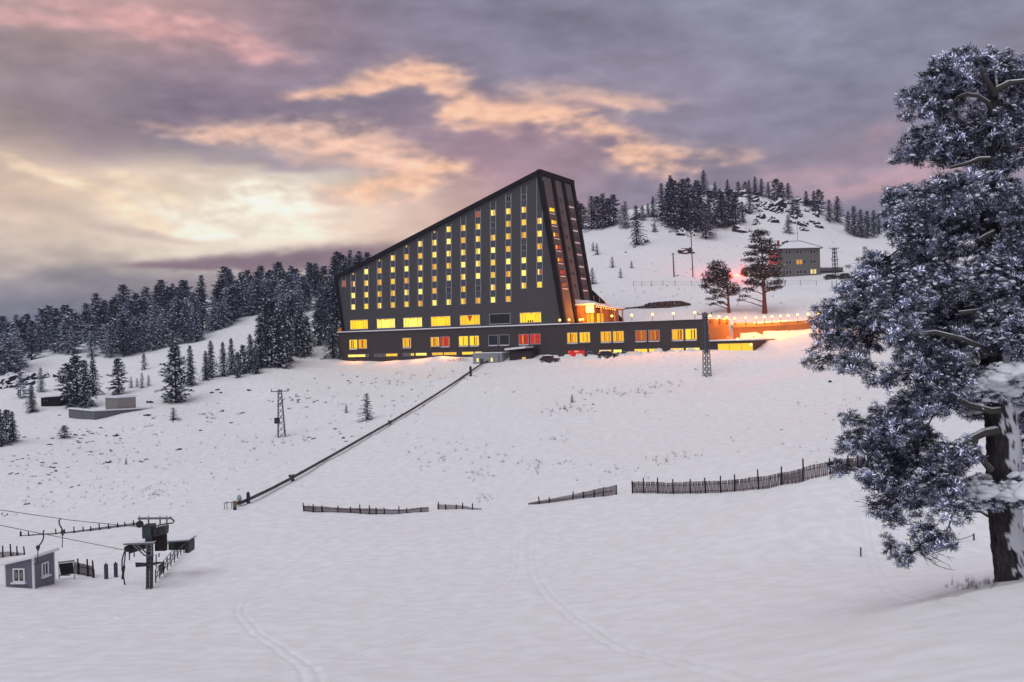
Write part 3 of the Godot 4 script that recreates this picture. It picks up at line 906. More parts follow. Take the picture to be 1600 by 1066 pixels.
func build_big_pine() -> void:
	var depth := 28.0
	var m := depth / FOCAL
	var root := at(1582, 914, depth)
	root.y = minf(root.y, ground(root.x, root.z))
	var o := thing("great_pine", "huge snow-laden old pine filling the right edge of the foreground", "tree", root)
	var loc := func(px: float, py: float, z: float) -> Vector3:
		return at(px, py, depth) - root + Vector3(0, 0, z)
	# trunk, bark ridged and plastered with snow on its right side
	var line := [[1586, 925, 33], [1583, 905, 27], [1577, 860, 24.5], [1572, 800, 24], [1568, 740, 25], [1567, 690, 24.5], [1562, 640, 22], [1556, 560, 20.5], [1550, 480, 18], [1546, 420, 16.5], [1547, 360, 14.5], [1549, 300, 11], [1551, 240, 9], [1553, 190, 8], [1556, 150, 6.5], [1552, 115, 4], [1546, 80, 2]]
	var tp := PackedVector3Array()
	var tr := PackedFloat32Array()
	for i in line.size() - 1:
		for k in 9:
			var f := k / 9.0
			tp.append(loc.call(lerpf(line[i][0], line[i + 1][0], f), lerpf(line[i][1], line[i + 1][1], f), 0.05 * sin(i * 1.7 + f)))
			tr.append(lerpf(line[i][2], line[i + 1][2], f) * m)
	var tb := MB.new()
	tb.tube(tp, tr, 56, Color(0.045, 0.04, 0.042))
	var bark_noise := FastNoiseLite.new()
	bark_noise.seed = 77
	bark_noise.frequency = 1.0
	for i in tb.v.size():
		var p := tb.v[i]
		var rg := bark_noise.get_noise_3d(p.x * 8.0, p.y * 1.8, p.z * 8.0) + 0.6 * bark_noise.get_noise_3d(p.x * 20.0, p.y * 5.0, p.z * 20.0)
		tb.v[i] = p + tb.n[i] * rg * 0.055
		var windward := tb.n[i].dot(Vector3(0.75, 0.1, 0.6).normalized())
		var stuck := windward * 0.9 + bark_noise.get_noise_3d(p.x * 3.0, p.y * 1.2, p.z * 3.0) * 0.9 + rg * 0.5
		var low := 1.0 - smoothstep(3.5, 8.0, p.y)
		if stuck > 0.95 - 0.5 * low:
			tb.c[i] = Color(0.72, 0.73, 0.78)
		else:
			tb.c[i] = Color(0.05, 0.043, 0.045) * (1.0 + rg)
			tb.c[i].a = 1
	part("trunk", tb, vmat("bark", 0.95), o)

	# foliage pads: photo x, y, half width, half height, snow load
	var pads := [
		[1545, 104, 44, 24, 0.5], [1508, 102, 22, 17, 0.4], [1588, 114, 42, 30, 0.6], [1505, 122, 28, 20, 0.4], [1462, 132, 34, 24, 0.4], [1436, 158, 22, 22, 0.3], [1500, 150, 24, 14, 0.4], [1450, 184, 26, 11, 0.4], [1595, 165, 30, 14, 0.4],
		[1482, 207, 46, 18, 0.35], [1540, 205, 52, 28, 0.4], [1592, 212, 34, 32, 0.4], [1455, 228, 32, 20, 0.3], [1502, 240, 36, 16, 0.4], [1428, 243, 17, 11, 0.3], [1580, 245, 34, 18, 0.4],
		[1455, 300, 44, 14, 0.45], [1420, 301, 20, 10, 0.4], [1492, 287, 28, 13, 0.4], [1590, 300, 32, 22, 0.5], [1500, 318, 42, 15, 0.4], [1565, 330, 30, 16, 0.4],
		[1412, 343, 28, 17, 0.35], [1452, 352, 42, 20, 0.35], [1502, 350, 36, 18, 0.4], [1582, 362, 38, 26, 0.5], [1418, 382, 34, 20, 0.35], [1478, 385, 36, 18, 0.35],
		[1378, 418, 32, 19, 0.4], [1440, 418, 46, 22, 0.45], [1345, 452, 28, 19, 0.4], [1402, 456, 50, 26, 0.55], [1464, 448, 44, 25, 0.5], [1520, 436, 36, 24, 0.8], [1582, 430, 38, 30, 0.5], [1334, 488, 34, 20, 0.5], [1390, 496, 50, 24, 0.65], [1452, 494, 44, 24, 0.5], [1505, 490, 30, 18, 0.6], [1592, 490, 28, 30, 0.5],
		[1330, 524, 30, 22, 0.25], [1373, 530, 30, 23, 0.25], [1420, 522, 28, 17, 0.3], [1335, 568, 27, 18, 0.2], [1370, 592, 13, 17, 0.25], [1465, 540, 40, 22, 0.4], [1505, 540, 26, 20, 0.5],
		[1422, 580, 26, 23, 0.25], [1462, 592, 40, 26, 0.45], [1520, 612, 44, 24, 1.4], [1578, 606, 38, 22, 1.5], [1432, 630, 30, 20, 0.3], [1480, 630, 34, 18, 0.5], [1565, 642, 38, 18, 1.4],
		[1345, 662, 20, 10, 0.3], [1380, 670, 34, 22, 0.25], [1430, 672, 38, 24, 0.3], [1360, 700, 30, 17, 0.25], [1412, 716, 44, 25, 0.35], [1462, 718, 30, 24, 0.3], [1345, 740, 20, 12, 0.25], [1388, 746, 34, 22, 0.3], [1440, 754, 42, 22, 0.4],
		[1416, 790, 26, 19, 0.35], [1452, 784, 34, 19, 0.4], [1424, 826, 26, 22, 0.3], [1452, 838, 20, 12, 0.3], [1412, 868, 13, 17, 0.35],
		[1482, 768, 28, 17, 0.9], [1522, 770, 34, 20, 1.5], [1566, 762, 34, 20, 1.6], [1595, 782, 26, 16, 1.5], [1512, 796, 24, 10, 0.6],
		[1528, 280, 24, 9, 0.4], [1548, 338, 30, 17, 0.5], [1556, 388, 32, 20, 0.5], [1538, 412, 30, 18, 0.6], [1562, 458, 36, 22, 0.6], [1542, 502, 36, 20, 0.7], [1528, 534, 34, 18, 0.6], [1580, 540, 30, 20, 0.6], [1505, 580, 34, 18, 0.6], [1545, 588, 30, 16, 1.1], [1402, 640, 24, 15, 0.3], [1456, 692, 32, 18, 0.3], [1552, 262, 24, 14, 0.4], [1440, 330, 30, 14, 0.4], [1530, 470, 30, 16, 0.6],
		[1640, 140, 46, 40, 0.5], [1660, 220, 60, 40, 0.4], [1650, 300, 50, 30, 0.5], [1680, 370, 60, 36, 0.4], [1660, 440, 60, 40, 0.5], [1720, 480, 50, 34, 0.5], [1660, 540, 60, 36, 0.5], [1700, 610, 60, 36, 0.5], [1650, 650, 44, 30, 0.9], [1690, 710, 60, 34, 0.5], [1650, 770, 50, 26, 0.8],
	]
	var tufts := [[], [], []]
	var tints := [[], [], []]
	var clods := [[], []]
	var twigs := MB.new()
	var limb_snow := MB.new()
	var bark := vmat("bark", 0.95)
	var height_of := func(py: float) -> Vector3:
		for i in range(1, line.size()):
			if py >= line[i][1]:
				var f: float = (line[i - 1][1] - py) / (line[i - 1][1] - line[i][1])
				return Vector3(lerpf(line[i - 1][0], line[i][0], f), py, lerpf(line[i - 1][2], line[i][2], f))
		return Vector3(line[-1][0], line[-1][1], 2)
	var depths := []
	for pd in pads:
		depths.append(0.55 + rng.randf() * 0.5 if absf(pd[0] - 1550) < 40 and pd[1] > 255 and pd[1] < 600 else rng.randf_range(-1, 1) * 0.55 * (2.3 if pd[1] > 250 else 1.5))
	var nth := -1
	for pd in pads:
		nth += 1
		var px: float = pd[0]
		var py: float = pd[1]
		var wide := 2.3 if py > 250 else 1.5
		for layer in 2:
			var zz: float = depths[nth] if layer == 0 else rng.randf_range(-wide, wide)
			if layer == 1:
				zz = -absf(zz) if rng.randf() < 0.6 else zz
			var c: Vector3 = loc.call(px + (0.0 if layer == 0 else rng.randf_range(-14, 14)), py + (0.0 if layer == 0 else rng.randf_range(-6, 6)), zz)
			var rad := Vector3(pd[2] * m * 1.08, pd[3] * m * 1.3, (pd[2] + pd[3]) * 0.5 * m)
			# the bough that carries the pad: it leaves the trunk or the pad nearer to it
			var home := 1555.0 + (12.0 if py > 600 else 0.0)
			var best := absf(px - home) * 1.15
			var from := -1
			for k in pads.size():
				if absf(pads[k][0] - home) < absf(px - home) - 12.0 and (pads[k][0] - home) * (px - home) > 0.0:
					var far := Vector2(pads[k][0] - px, (pads[k][1] - py) * (1.0 if pads[k][1] < py else 1.5)).length()
					if far < best:
						best = far
						from = k
			var a: Vector3
			if layer == 1:
				a = loc.call(px, py, depths[nth])
			elif from >= 0:
				a = loc.call(pads[from][0], pads[from][1] + 3.0, depths[from])
			else:
				var st: Vector3 = height_of.call(clampf(py + absf(px - home) * 0.3 + rng.randf_range(0, 14), 84, 880))
				a = loc.call(st.x, st.y, 0)
			var mid := a.lerp(c, 0.5) + Vector3(0, rng.randf_range(0.05, 0.35) if py > 400 else rng.randf_range(-0.25, 0.1), rng.randf_range(-0.15, 0.15))
			var path := PackedVector3Array()
			var rr := PackedFloat32Array()
			var thick := (0.055 if from < 0 else 0.036) * (1.0 if layer == 0 else 0.6)
			for k in 9:
				var f := k / 8.0
				path.append(a.lerp(mid, f).lerp(mid.lerp(c, f), f) + Vector3(rng.randf_range(-1, 1), rng.randf_range(-1, 1), rng.randf_range(-1, 1)) * 0.04 * sin(PI * f))
				rr.append(lerpf(thick, 0.014, f))
			var bb := MB.new()
			bb.tube(path, rr, 7, Color(0.055, 0.047, 0.045))
			part("branch", bb, bark, o)
			for k in range(1, 7):
				if rng.randf() < 0.7:
					limb_snow.beam(path[k] + Vector3(0, rr[k] * 0.95, 0), path[k + 1] + Vector3(0, rr[k + 1] * 0.95, 0), rr[k] * 1.3, rr[k] * 0.6, Vector3.UP, Color(0.78, 0.79, 0.83))
			# twigs and tufts
			var count := int(pd[2] * pd[3] * PI / (22.0 if layer == 0 else 36.0))
			for i in count:
				var d := Vector3(rng.randfn(), rng.randfn(), rng.randfn()).normalized() * pow(rng.randf(), 0.42)
				d.y += 0.25 * (1.0 - d.x * d.x - d.z * d.z) - 0.1
				var p := c + d * rad * 1.04
				if i % 4 == 0:
					var q := path[rng.randi_range(5, 8)]
					twigs.tube(PackedVector3Array([q, q.lerp(p, 0.5) + Vector3(rng.randf_range(-0.08, 0.08), rng.randf_range(-0.06, 0.06), 0), p]), PackedFloat32Array([0.014, 0.01, 0.006]), 4, Color(0.05, 0.04, 0.04), false)
				var s := rng.randf_range(0.85, 1.4)
				var kind := rng.randi() % 3
				var bs := Basis.from_euler(Vector3(rng.randf_range(-0.5, 0.5), rng.randf() * TAU, rng.randf_range(-0.5, 0.5))) * Basis.from_scale(Vector3(s, s * 0.85, s))
				tufts[kind].append(Transform3D(bs, p))
				var g := rng.randf_range(0.65, 1.35)
				if rng.randf() < 0.56:      # rimed tuft
					g = rng.randf_range(2.4, 10.5)
					tints[kind].append(Color(g, g * 0.96, g * 0.9))
				else:
					tints[kind].append(Color(g, g, g))
				var snowy: float = pd[4]
				if rng.randf() < snowy * 1.15 * (1.0 if d.y > -0.25 else 0.45):
					var w := rng.randf_range(0.022, 0.062) * (1.0 + 1.2 * maxf(snowy - 0.5, 0.0))
					clods[rng.randi() % 2].append(Transform3D(Basis.from_euler(Vector3(rng.randf_range(-0.4, 0.4), rng.randf() * TAU, rng.randf_range(-0.4, 0.4))) * Basis.from_scale(Vector3(w * rng.randf_range(0.8, 1.5), w * 0.9, w * rng.randf_range(0.8, 1.5))), p + Vector3(rng.randf_range(-0.04, 0.04), 0.05 * s, rng.randf_range(-0.04, 0.06))))
		if pd[4] > 1.0:      # deep cushions of snow on the laden boughs
			for i in int(pd[2] * 1.3):
				var d := Vector3(rng.randf_range(-1, 1), 0, rng.randf_range(-1, 1))
				var c: Vector3 = loc.call(px + d.x * pd[2] * 0.95, py - pd[3] * (0.75 - 0.7 * d.x * d.x) + rng.randf_range(-2, 9), depths[nth] + 0.35 + d.z * 0.45)
				var w := rng.randf_range(0.13, 0.30)
				clods[rng.randi() % 2].append(Transform3D(Basis.from_euler(Vector3(rng.randf_range(-0.3, 0.3), rng.randf() * TAU, rng.randf_range(-0.3, 0.3))) * Basis.from_scale(Vector3(w, w * rng.randf_range(0.6, 0.9), w)), c))
	# named bare limbs: the hooked one with its stub, and the fork at the top
	for q in [
		[[1566, 676, 7, 0.1], [1545, 672, 6.5, 0.35], [1525, 674, 6, 0.5], [1508, 681, 5.5, 0.55], [1494, 690, 5, 0.6], [1482, 706, 4.2, 0.6], [1474, 726, 3.2, 0.6]],
		[[1510, 682, 5.2, 0.55], [1507, 692, 5, 0.6], [1514, 708, 5, 0.65], [1524, 722, 5, 0.68], [1531, 731, 5.4, 0.7]],
		[[1553, 150, 5, 0.1], [1540, 136, 4.5, 0.25], [1528, 124, 3.5, 0.35], [1524, 108, 2.5, 0.35], [1518, 96, 1.6, 0.3]],
		[[1555, 142, 5, 0.1], [1570, 134, 4, 0.3], [1590, 133, 3.6, 0.4], [1620, 138, 3, 0.4]],
		[[1546, 180, 4, 0.1], [1532, 168, 3.6, 0.5], [1512, 158, 3.2, 0.6], [1494, 156, 2.8, 0.6], [1482, 160, 2.2, 0.6], [1474, 170, 1.8, 0.6]],
		[[1549, 262, 4.5, 0.1], [1530, 255, 4, 0.6], [1512, 256, 3.6, 0.7], [1496, 262, 2.8, 0.7], [1470, 268, 2, 0.6]],
		[[1548, 364, 5, 0.1], [1534, 368, 4.4, 0.7], [1520, 374, 4, 0.8], [1508, 380, 3, 0.8]],
		[[1600, 226, 4, 0.6], [1585, 228, 4, 0.4], [1565, 234, 4, 0.2], [1552, 246, 4, 0]],
		[[1552, 470, 4.5, 0.1], [1530, 482, 4, 0.6], [1505, 488, 3.4, 0.7], [1480, 490, 2.6, 0.7]],
		[[1556, 560, 5, 0.1], [1520, 545, 4.5, 0.7], [1480, 530, 4, 0.9], [1440, 520, 3.4, 0.9], [1400, 524, 2.8, 0.8], [1360, 530, 2, 0.6]],
		[[1566, 640, 5, 0.1], [1530, 640, 5, 0.7], [1490, 630, 4.4, 0.9], [1450, 606, 3.6, 0.9], [1425, 580, 2.6, 0.8]]]:
		var path := PackedVector3Array()
		var rr := PackedFloat32Array()
		for e in q:
			path.append(loc.call(e[0], e[1], e[3]))
			rr.append(e[2] * m)
		var bb := MB.new()
		bb.tube(path, rr, 9, Color(0.085, 0.075, 0.07))
		part("branch", bb, bark, o)
		for k in path.size() - 1:
			limb_snow.tube(PackedVector3Array([path[k] + Vector3(0, rr[k] * 0.62, 0), path[k + 1] + Vector3(0, rr[k + 1] * 0.62, 0)]), PackedFloat32Array([rr[k] * 0.66, rr[k + 1] * 0.66]), 6, Color(0.78, 0.79, 0.83))
	# bare dead twigs that stick out below the pads
	for q in [[1396, 782, -52, 14, 9], [1390, 776, -46, 22, 7], [1438, 858, 44, 26, 10], [1430, 850, 26, 30, 6]]:
		for i in int(q[4]):
			var a: Vector3 = loc.call(q[0] + rng.randf_range(-6, 6), q[1] + rng.randf_range(-8, 8), rng.randf_range(-0.3, 0.3))
			var e: Vector3 = loc.call(q[0] + q[2] * rng.randf_range(0.5, 1.0), q[1] + q[3] * rng.randf_range(-0.5, 1.1), rng.randf_range(-0.7, 0.7))
			var mid := a.lerp(e, 0.5) + Vector3(0, rng.randf_range(-0.12, 0.02), 0)
			twigs.tube(PackedVector3Array([a, mid, e]), PackedFloat32Array([0.013, 0.009, 0.004]), 4, Color(0.05, 0.04, 0.04), false)
			for k in 2:
				var s := mid.lerp(e, rng.randf())
				twigs.tube(PackedVector3Array([s, s + Vector3(signf(q[2]) * rng.randf_range(0.08, 0.25), rng.randf_range(-0.18, 0.12), rng.randf_range(-0.1, 0.1))]), PackedFloat32Array([0.007, 0.003]), 4, Color(0.05, 0.04, 0.04), false)
	var tw := part("twigs", twigs, bark, o)
	tw.set_meta("kind", "stuff")
	var ls := part("branch_snow", limb_snow, vmat("tree_snow", 0.85), o)
	ls.set_meta("kind", "stuff")
	for k in 3:
		scatter("needle_tufts", tuft(k), tufts[k], tints[k], o)
	for k in 2:
		scatter("snow_clumps", snow_blob(0.4), clods[k], [], o)

# ---------------------------------------------------------------- the hotel (local axes: x along the front, y up, z towards the front's outside)
var glass_lit := []
var glass_red := []

func panes() -> void:
	glass_lit = [
		glow("lit_window_yellow", Color(1.0, 0.82, 0.12), 1.3), glow("lit_window_gold", Color(1.0, 0.78, 0.08), 1.2), glow("lit_window_pale", Color(1.0, 0.91, 0.40), 1.35),
		glow("lit_window_amber", Color(1.0, 0.72, 0.06), 1.05), glow("lit_window_soft", Color(1.0, 0.76, 0.08), 1.05)]
	glass_red = [glow("lit_window_red", Color(0.82, 0.08, 0.05), 0.85), glow("lit_window_rust", Color(0.85, 0.36, 0.08), 0.6)]

func omni(called: String, where: Vector3, c: Color, energy: float, size: float, parent: Node3D) -> void:
	var l := OmniLight3D.new()
	l.name = called
	l.light_color = c
	l.light_energy = energy
	l.light_size = size
	l.omni_range = 60.0
	l.omni_attenuation = 2.0
	l.shadow_enabled = true
	parent.add_child(l, true)
	l.position = where

# a framed window of w by h whose outer face looks along +z of the parent; returns the frame
func window(parent: Node3D, where: Vector3, w: float, h: float, turn: float, pane_mat: Material, bars: int, curtain: Material, sill := false, frame_mat: Material = null, f := 0.07) -> MeshInstance3D:
	var key := "window %.2f %.2f %d %s" % [w, h, bars, sill]
	if not mats.has(key):
		var b := MB.new()
		b.box(Vector3(0, h / 2 - f / 2, 0.045), Vector3(w, f, 0.09))
		b.box(Vector3(0, -h / 2 + f / 2, 0.045), Vector3(w, f, 0.09))
		b.box(Vector3(-w / 2 + f / 2, 0, 0.044), Vector3(f, h - 2 * f, 0.088))
		b.box(Vector3(w / 2 - f / 2, 0, 0.044), Vector3(f, h - 2 * f, 0.088))
		for i in bars:
			b.box(Vector3(-w / 2 + w * (i + 1) / (bars + 1), 0, 0.038), Vector3(f * 0.7, h - 2 * f, 0.06))
		if sill:
			b.box(Vector3(0, -h / 2 - 0.05, 0.12), Vector3(w + 0.2, 0.1, 0.24))
		mats[key] = b
	var pk := "pane %.2f %.2f" % [w, h]
	if not mats.has(pk):
		var b := MB.new()
		b.box(Vector3(0, 0, 0.015), Vector3(w - f * 1.8, h - f * 1.8, 0.02))
		mats[pk] = b.mesh(null)
	var fm: Material = frame_mat if frame_mat else mat("window_frame", Color(0.42, 0.41, 0.42), 0.6)
	if mats[key] is MB:
		mats[key] = mats[key].mesh(null)
	var o := part("window", mats[key], fm, parent, where)
	o.rotation.y = turn
	part("pane", mats[pk], pane_mat, o)
	if curtain:
		var ck := "curtain %.2f %.2f" % [w, h]
		if not mats.has(ck):
			var b := MB.new()
			for i in 3:      # three folds: amber reads as curtain, pale as the painted bright centre
				b.box(Vector3(-w * 0.30 + i * w * 0.075, h * 0.02, 0.030 + 0.004 * (i % 2)), Vector3(w * 0.07, h - f * 2.0, 0.006))
			mats[ck] = b.mesh(null)
		var c := part("curtain", mats[ck], curtain, o)
		if rng.randf() < 0.5:
			c.scale.x = -1.0
			c.rotation.y = PI
			c.rotation = Vector3.ZERO
			c.scale = Vector3.ONE
			c.position.x = w * 0.42
	return o

func tower_edge(h: float) -> float:       # where the leaning end wall stands at height h
	return -5.2 * (h - 3.6) / 35.2

func build_hotel() -> void:
	panes()
	var dark_pane := mat("dark_pane", Color(0.012, 0.013, 0.018), 0.15)
	var curtain_gold := glow("lit_curtain_gold", Color(1.0, 0.68, 0.06), 0.75)
	var curtain_amber := glow("lit_curtain_amber", Color(0.95, 0.56, 0.05), 0.65)
	var pale_centre := glow("lit_pale_centre", Color(1.0, 0.93, 0.50), 1.5)  # bright centre of a lit window, painted as a glowing strip
	var inner_strips := [pale_centre, pale_centre, curtain_amber, null]
	var charcoal := mat("charcoal_cladding", Color(0.10, 0.097, 0.10), 0.75)
	grain(charcoal, 0.02, Color(0.068, 0.063, 0.067), Color(0.092, 0.086, 0.091), 0.25, 0.0, 31)
	var black := mat("black_frame", Color(0.012, 0.010, 0.012), 0.85)
	var strip := mat("pale_strip", Color(0.33, 0.33, 0.35), 0.8)
	var slate := mat("slate_panel", Color(0.062, 0.064, 0.082), 0.6)
	var brick := mat("dark_brick", Color(0.06, 0.05, 0.05), 0.9)
	grain(brick, 0.05, Color(0.040, 0.033, 0.033), Color(0.125, 0.104, 0.100), 0.5, 5.0, 17)
	var snow := mat("roof_snow", Color(0.82, 0.82, 0.86), 0.85)
	var o := thing("hotel", "big charcoal hotel with a slanting roof, long brick ground storeys and yellow lit windows", "hotel", Vector3(12.1, 0, -221.64), 0.0)
	o.rotation.y = -atan2(0.45804, 0.88893)
	var back := -18.5
	# tower body
	var b := MB.new()
	b.prism(PackedVector2Array([Vector2(-64.4, 17.3), Vector2(-5.6, 38.2), Vector2(-0.2, 3.3), Vector2(-62.5, 3.3)]), back, 0.0)
	part("wall", b, charcoal, o)
	# black frame that runs round the front, and over the end wall
	for e in [[Vector3(-64.9, 17.35, 0.1), Vector3(-5.0, 38.75, 0.1), 1.0], [Vector3(-64.75, 17.5, 0.1), Vector3(-62.85, 3.35, 0.1), 0.45], [Vector3(-5.15, 38.9, 0.1), Vector3(0.1, 3.35, 0.1), 1.05]]:
		b = MB.new()
		b.beam(e[0], e[1], 1.1, e[2], Vector3(0, 0, 1).cross(e[1] - e[0]).normalized())
		part("frame", b, black, o)
	b = MB.new()
	b.beam(Vector3(-5.0, 38.72, 0.6), Vector3(-5.0, 38.72, back - 0.6), 1.0, 1.2)
	part("frame", b, black, o)
	b = MB.new()
	b.beam(Vector3(-5.15, 38.9, back), Vector3(0.1, 3.35, back), 1.0, 1.0)
	part("frame", b, black, o)
	b = MB.new()
	b.beam(Vector3(-64.9, 17.95, back / 2), Vector3(-5.3, 39.25, back / 2), 18.4, 0.25)
	part("roof", b, black, o)
	b = MB.new()
	b.beam(Vector3(-63.9, 18.55, back / 2), Vector3(-56.5, 21.2, back / 2), 17.6, 0.16)
	part("roof_snow", b, snow, o)
	# columns of bedroom windows between pale strips
	var rows := [[0, 2], [0, 3], [0, 3], [0, 4], [0, 4], [0, 5], [0, 5], [0, 6], [0, 6], [0, 7], [0, 7], [0, 8], [1, 8], [1, 6]]
	var unlit := [[7, 1], [9, 1], [10, 6], [11, 8], [12, 8], [12, 4]]
	var rust := [[0, 2], [9, 7], [13, 2]]
	for k in 14:
		var s: float = -59.55 + k * 4.12
		var top: float = (s + 64.7) / 59.5 * 21.1 + 16.6
		var lo: float = 9.55 + 2.97 * rows[k][0] - 0.78
		var lean := 0.034
		var at_h := func(h: float) -> float: return s + lean * (h - 9.55)
		for side in [-1.0, 1.0]:
			b = MB.new()
			b.beam(Vector3(at_h.call(lo) + side * 0.74, lo, 0.03), Vector3(at_h.call(top) + side * 0.74, top, 0.03), 0.10, 0.13, Vector3.RIGHT)
			part("pale_strip", b, strip, o)
		for j in range(rows[k][0], rows[k][1] + 1):
			var h := 9.55 + 2.97 * j
			var m: Material = glass_lit[rng.randi() % 5]
			if [k, j] in unlit:
				m = dark_pane
			elif [k, j] in rust:
				m = glass_red[1]
			window(o, Vector3(at_h.call(h), h, 0.005), 1.2, 1.42, 0.0, m, 1, null if m == dark_pane else inner_strips[rng.randi() % 4])
			var room: float = minf(2.97, top - 1.0 - h)
			if room > 1.6 and not (j == rows[k][1] and k != 13 and room < 1.9):
				b = MB.new()
				b.box(Vector3(at_h.call(h + 1.48), h + 0.76 + (minf(room, 2.97) - 1.5) / 2, 0.02), Vector3(1.3, minf(room, 2.97) - 1.55, 0.04))
				part("spandrel", b, slate, o)
		if k in [0, 2, 4, 6]:
			var h: float = 9.55 + 2.97 * (rows[k][1] + 1) - 0.35
			window(o, Vector3(at_h.call(h), h, 0.005), 0.5, 0.55, 0.0, glass_lit[3], 0, null)
	for side in [-0.62, 0.62]:
		b = MB.new()
		b.box(Vector3(-62.35 + side, 16.1, 0.03), Vector3(0.12, 3.2, 0.1))
		part("pale_strip", b, strip, o)
	window(o, Vector3(-62.35, 15.75, 0.005), 1.1, 1.6, 0.0, glass_red[1], 1, null)
	# wide restaurant windows
	var n := 0
	for s in [-57.9, -49.5, -41.4, -33.2, -24.9, -16.65, -8.5]:
		var w := window(o, Vector3(s, 4.95, 0.005), 5.7, 2.5, 0.0, dark_pane if n == 5 else [glass_lit[0], glass_lit[2], glass_lit[2], glass_lit[0], glass_lit[1], glass_lit[0], glass_lit[0]][n], 0, null, true, strip, 0.14)
		if n != 5:
			for q in [-1.75, 1.75]:      # the opening casements
				b = MB.new()
				for e in [[-0.42, 0.0, 0.06, 1.5], [0.42, 0.0, 0.06, 1.5], [0.0, 0.75, 0.9, 0.06], [0.0, -0.75, 0.9, 0.06]]:
					b.box(Vector3(q + e[0], -0.15 + e[1], 0.045), Vector3(e[2], e[3], 0.05))
				part("casement", b, mat("casement", Color(0.10, 0.06, 0.02), 0.6), w)
			b = MB.new()
			for i in 7:
				b.box(Vector3(-2.2 + i * 0.72 + rng.randf_range(-0.2, 0.2), 0.98, 0.034), Vector3(rng.randf_range(0.3, 0.6), rng.randf_range(0.1, 0.3), 0.008))
			part("drape", b, curtain_gold, w)
		if n == 4:
			b = MB.new()
			b.tri(Vector3(-0.75, 1.05, 0.05), Vector3(0.75, 1.05, 0.05), Vector3(0.0, -0.55, 0.05))
			part("curtain", b, glow("lit_curtain_red", Color(0.85, 0.25, 0.05), 0.7), w)
		if n == 6:
			b = MB.new()
			for i in 3:
				b.ball(Vector3(-0.6 + i * 0.55, -0.85, 0.06), Vector3(0.2, 0.26, 0.03), 5, 8)
			part("chair", b, mat("seat_dark", Color(0.03, 0.015, 0.01), 0.8), w)
		n += 1

	# brick storeys below, the wing to the right and its flat roof
	b = MB.new()
	b.span(Vector3(-64.4, -8.5, -18.6), Vector3(33.6, 3.05, 0.35))
	part("brick_wall", b, brick, o)
	b = MB.new()
	b.span(Vector3(-64.7, 3.05, -0.3), Vector3(1.5, 3.32, 0.75))
	part("ledge_snow", b, snow, o)
	var deck := MB.new()
	deck.span(Vector3(1.5, 3.05, -18.5), Vector3(33.9, 3.18, 0.7))
	part("roof_deck", deck, snow, o)
	b = MB.new()
	b.span(Vector3(-65.4, 2.4, -4.0), Vector3(-64.4, 4.3, -1.0))
	part("stair_box", b, glow("lit_stair_box", Color(1.0, 0.55, 0.06), 0.45), o)
	# paired windows of the upper brick storey
	var pairs := [[-60.94, -58.3, 0, 3], [-58.0, -55.3, 3, 3], [-44.4, -41.8, 4, 3], [-36.1, -33.5, 3, 9], [-33.2, -30.5, 8, 9], [-28.0, -25.3, 0, 9], [-25.0, -22.3, 0, 9], [-19.77, -17.1, 7, 9], [-16.8, -14.1, 7, 9], [-11.63, -8.9, 8, 9], [-8.6, -5.9, 8, 9],
		[0.87, 3.55, 3, 9], [3.95, 6.65, 1, 9], [9.15, 11.8, 3, 9], [12.1, 14.8, 3, 9], [17.45, 20.1, 9, 9], [20.5, 23.15, 9, 9], [25.85, 28.55, 3, 9], [28.85, 31.5, 0, 9]]
	for p in pairs:
		var m: Material = dark_pane if p[2] == 7 else (glass_red[0] if p[2] == 8 else (glass_red[1] if p[2] == 9 else glass_lit[p[2]]))
		var w := window(o, Vector3((p[0] + p[1]) / 2, -0.1, 0.36), p[1] - p[0], 2.45, 0.0, m, 0, null, true, strip, 0.12)
		if p[2] != 7:
			b = MB.new()
			for e in [[-0.35, 0.0, 0.05, 1.5], [0.35, 0.0, 0.05, 1.5], [0.0, 0.75, 0.75, 0.05], [0.0, -0.75, 0.75, 0.05]]:
				b.box(Vector3(0.4 + e[0], -0.2 + e[1], 0.045), Vector3(e[2], e[3], 0.05))
			part("casement", b, mat("casement", Color(0.10, 0.06, 0.02), 0.6), w)
			for q in 2:
				b = MB.new()
				var cx := rng.randf_range(-0.9, 0.1) + q * 0.7
				for i in 2:
					b.box(Vector3(cx + i * 0.17, 0.0, 0.032 + 0.003 * i), Vector3(0.16, 2.0, 0.006))
				part("curtain", b, [curtain_amber, curtain_gold, glow("lit_curtain_deep", Color(0.7, 0.18, 0.04), 0.5)][rng.randi() % 3], w)
		if rng.randf() < 0.6:
			b = MB.new()
			b.box(Vector3(0, -1.36, 0.16), Vector3((p[1] - p[0]) * 0.9, 0.14, 0.2))
			part("sill_snow", b, snow, w)
	# low strip windows of the basement
	for p in [[-61.5, -55.9, 2], [-55.8, -54.9, 6], [-53.1, -49.9, 6], [-49.6, -46.0, 1], [-44.4, -42.3, 6], [-42.1, -41.0, 1], [-40.6, -37.3, 2], [-35.8, -32.6, 4], [-32.4, -28.7, 4], [-27.2, -23.9, 0], [-23.6, -21.6, 0],
		[8.7, 11.7, 0], [12.1, 14.2, 2], [17.1, 20.2, 0], [20.5, 23.6, 0], [25.45, 28.5, 0], [28.9, 32.0, 2]]:
		var m: Material = mat("grey_pane", Color(0.12, 0.12, 0.13), 0.5) if p[2] == 6 else glass_lit[p[2]]
		window(o, Vector3((p[0] + p[1]) / 2, -3.1 if p[0] < 0 else -3.38, 0.36), p[1] - p[0], 0.75, 0.0, m, 1, null, false, strip, 0.08)
	# red shop front with its lights, a small dark door beside it
	var shop := window(o, Vector3(3.1, -4.1, 0.36), 4.3, 2.3, 0.0, glass_red[0], 0, null, false, mat("shop_frame", Color(0.3, 0.03, 0.02), 0.5), 0.12)
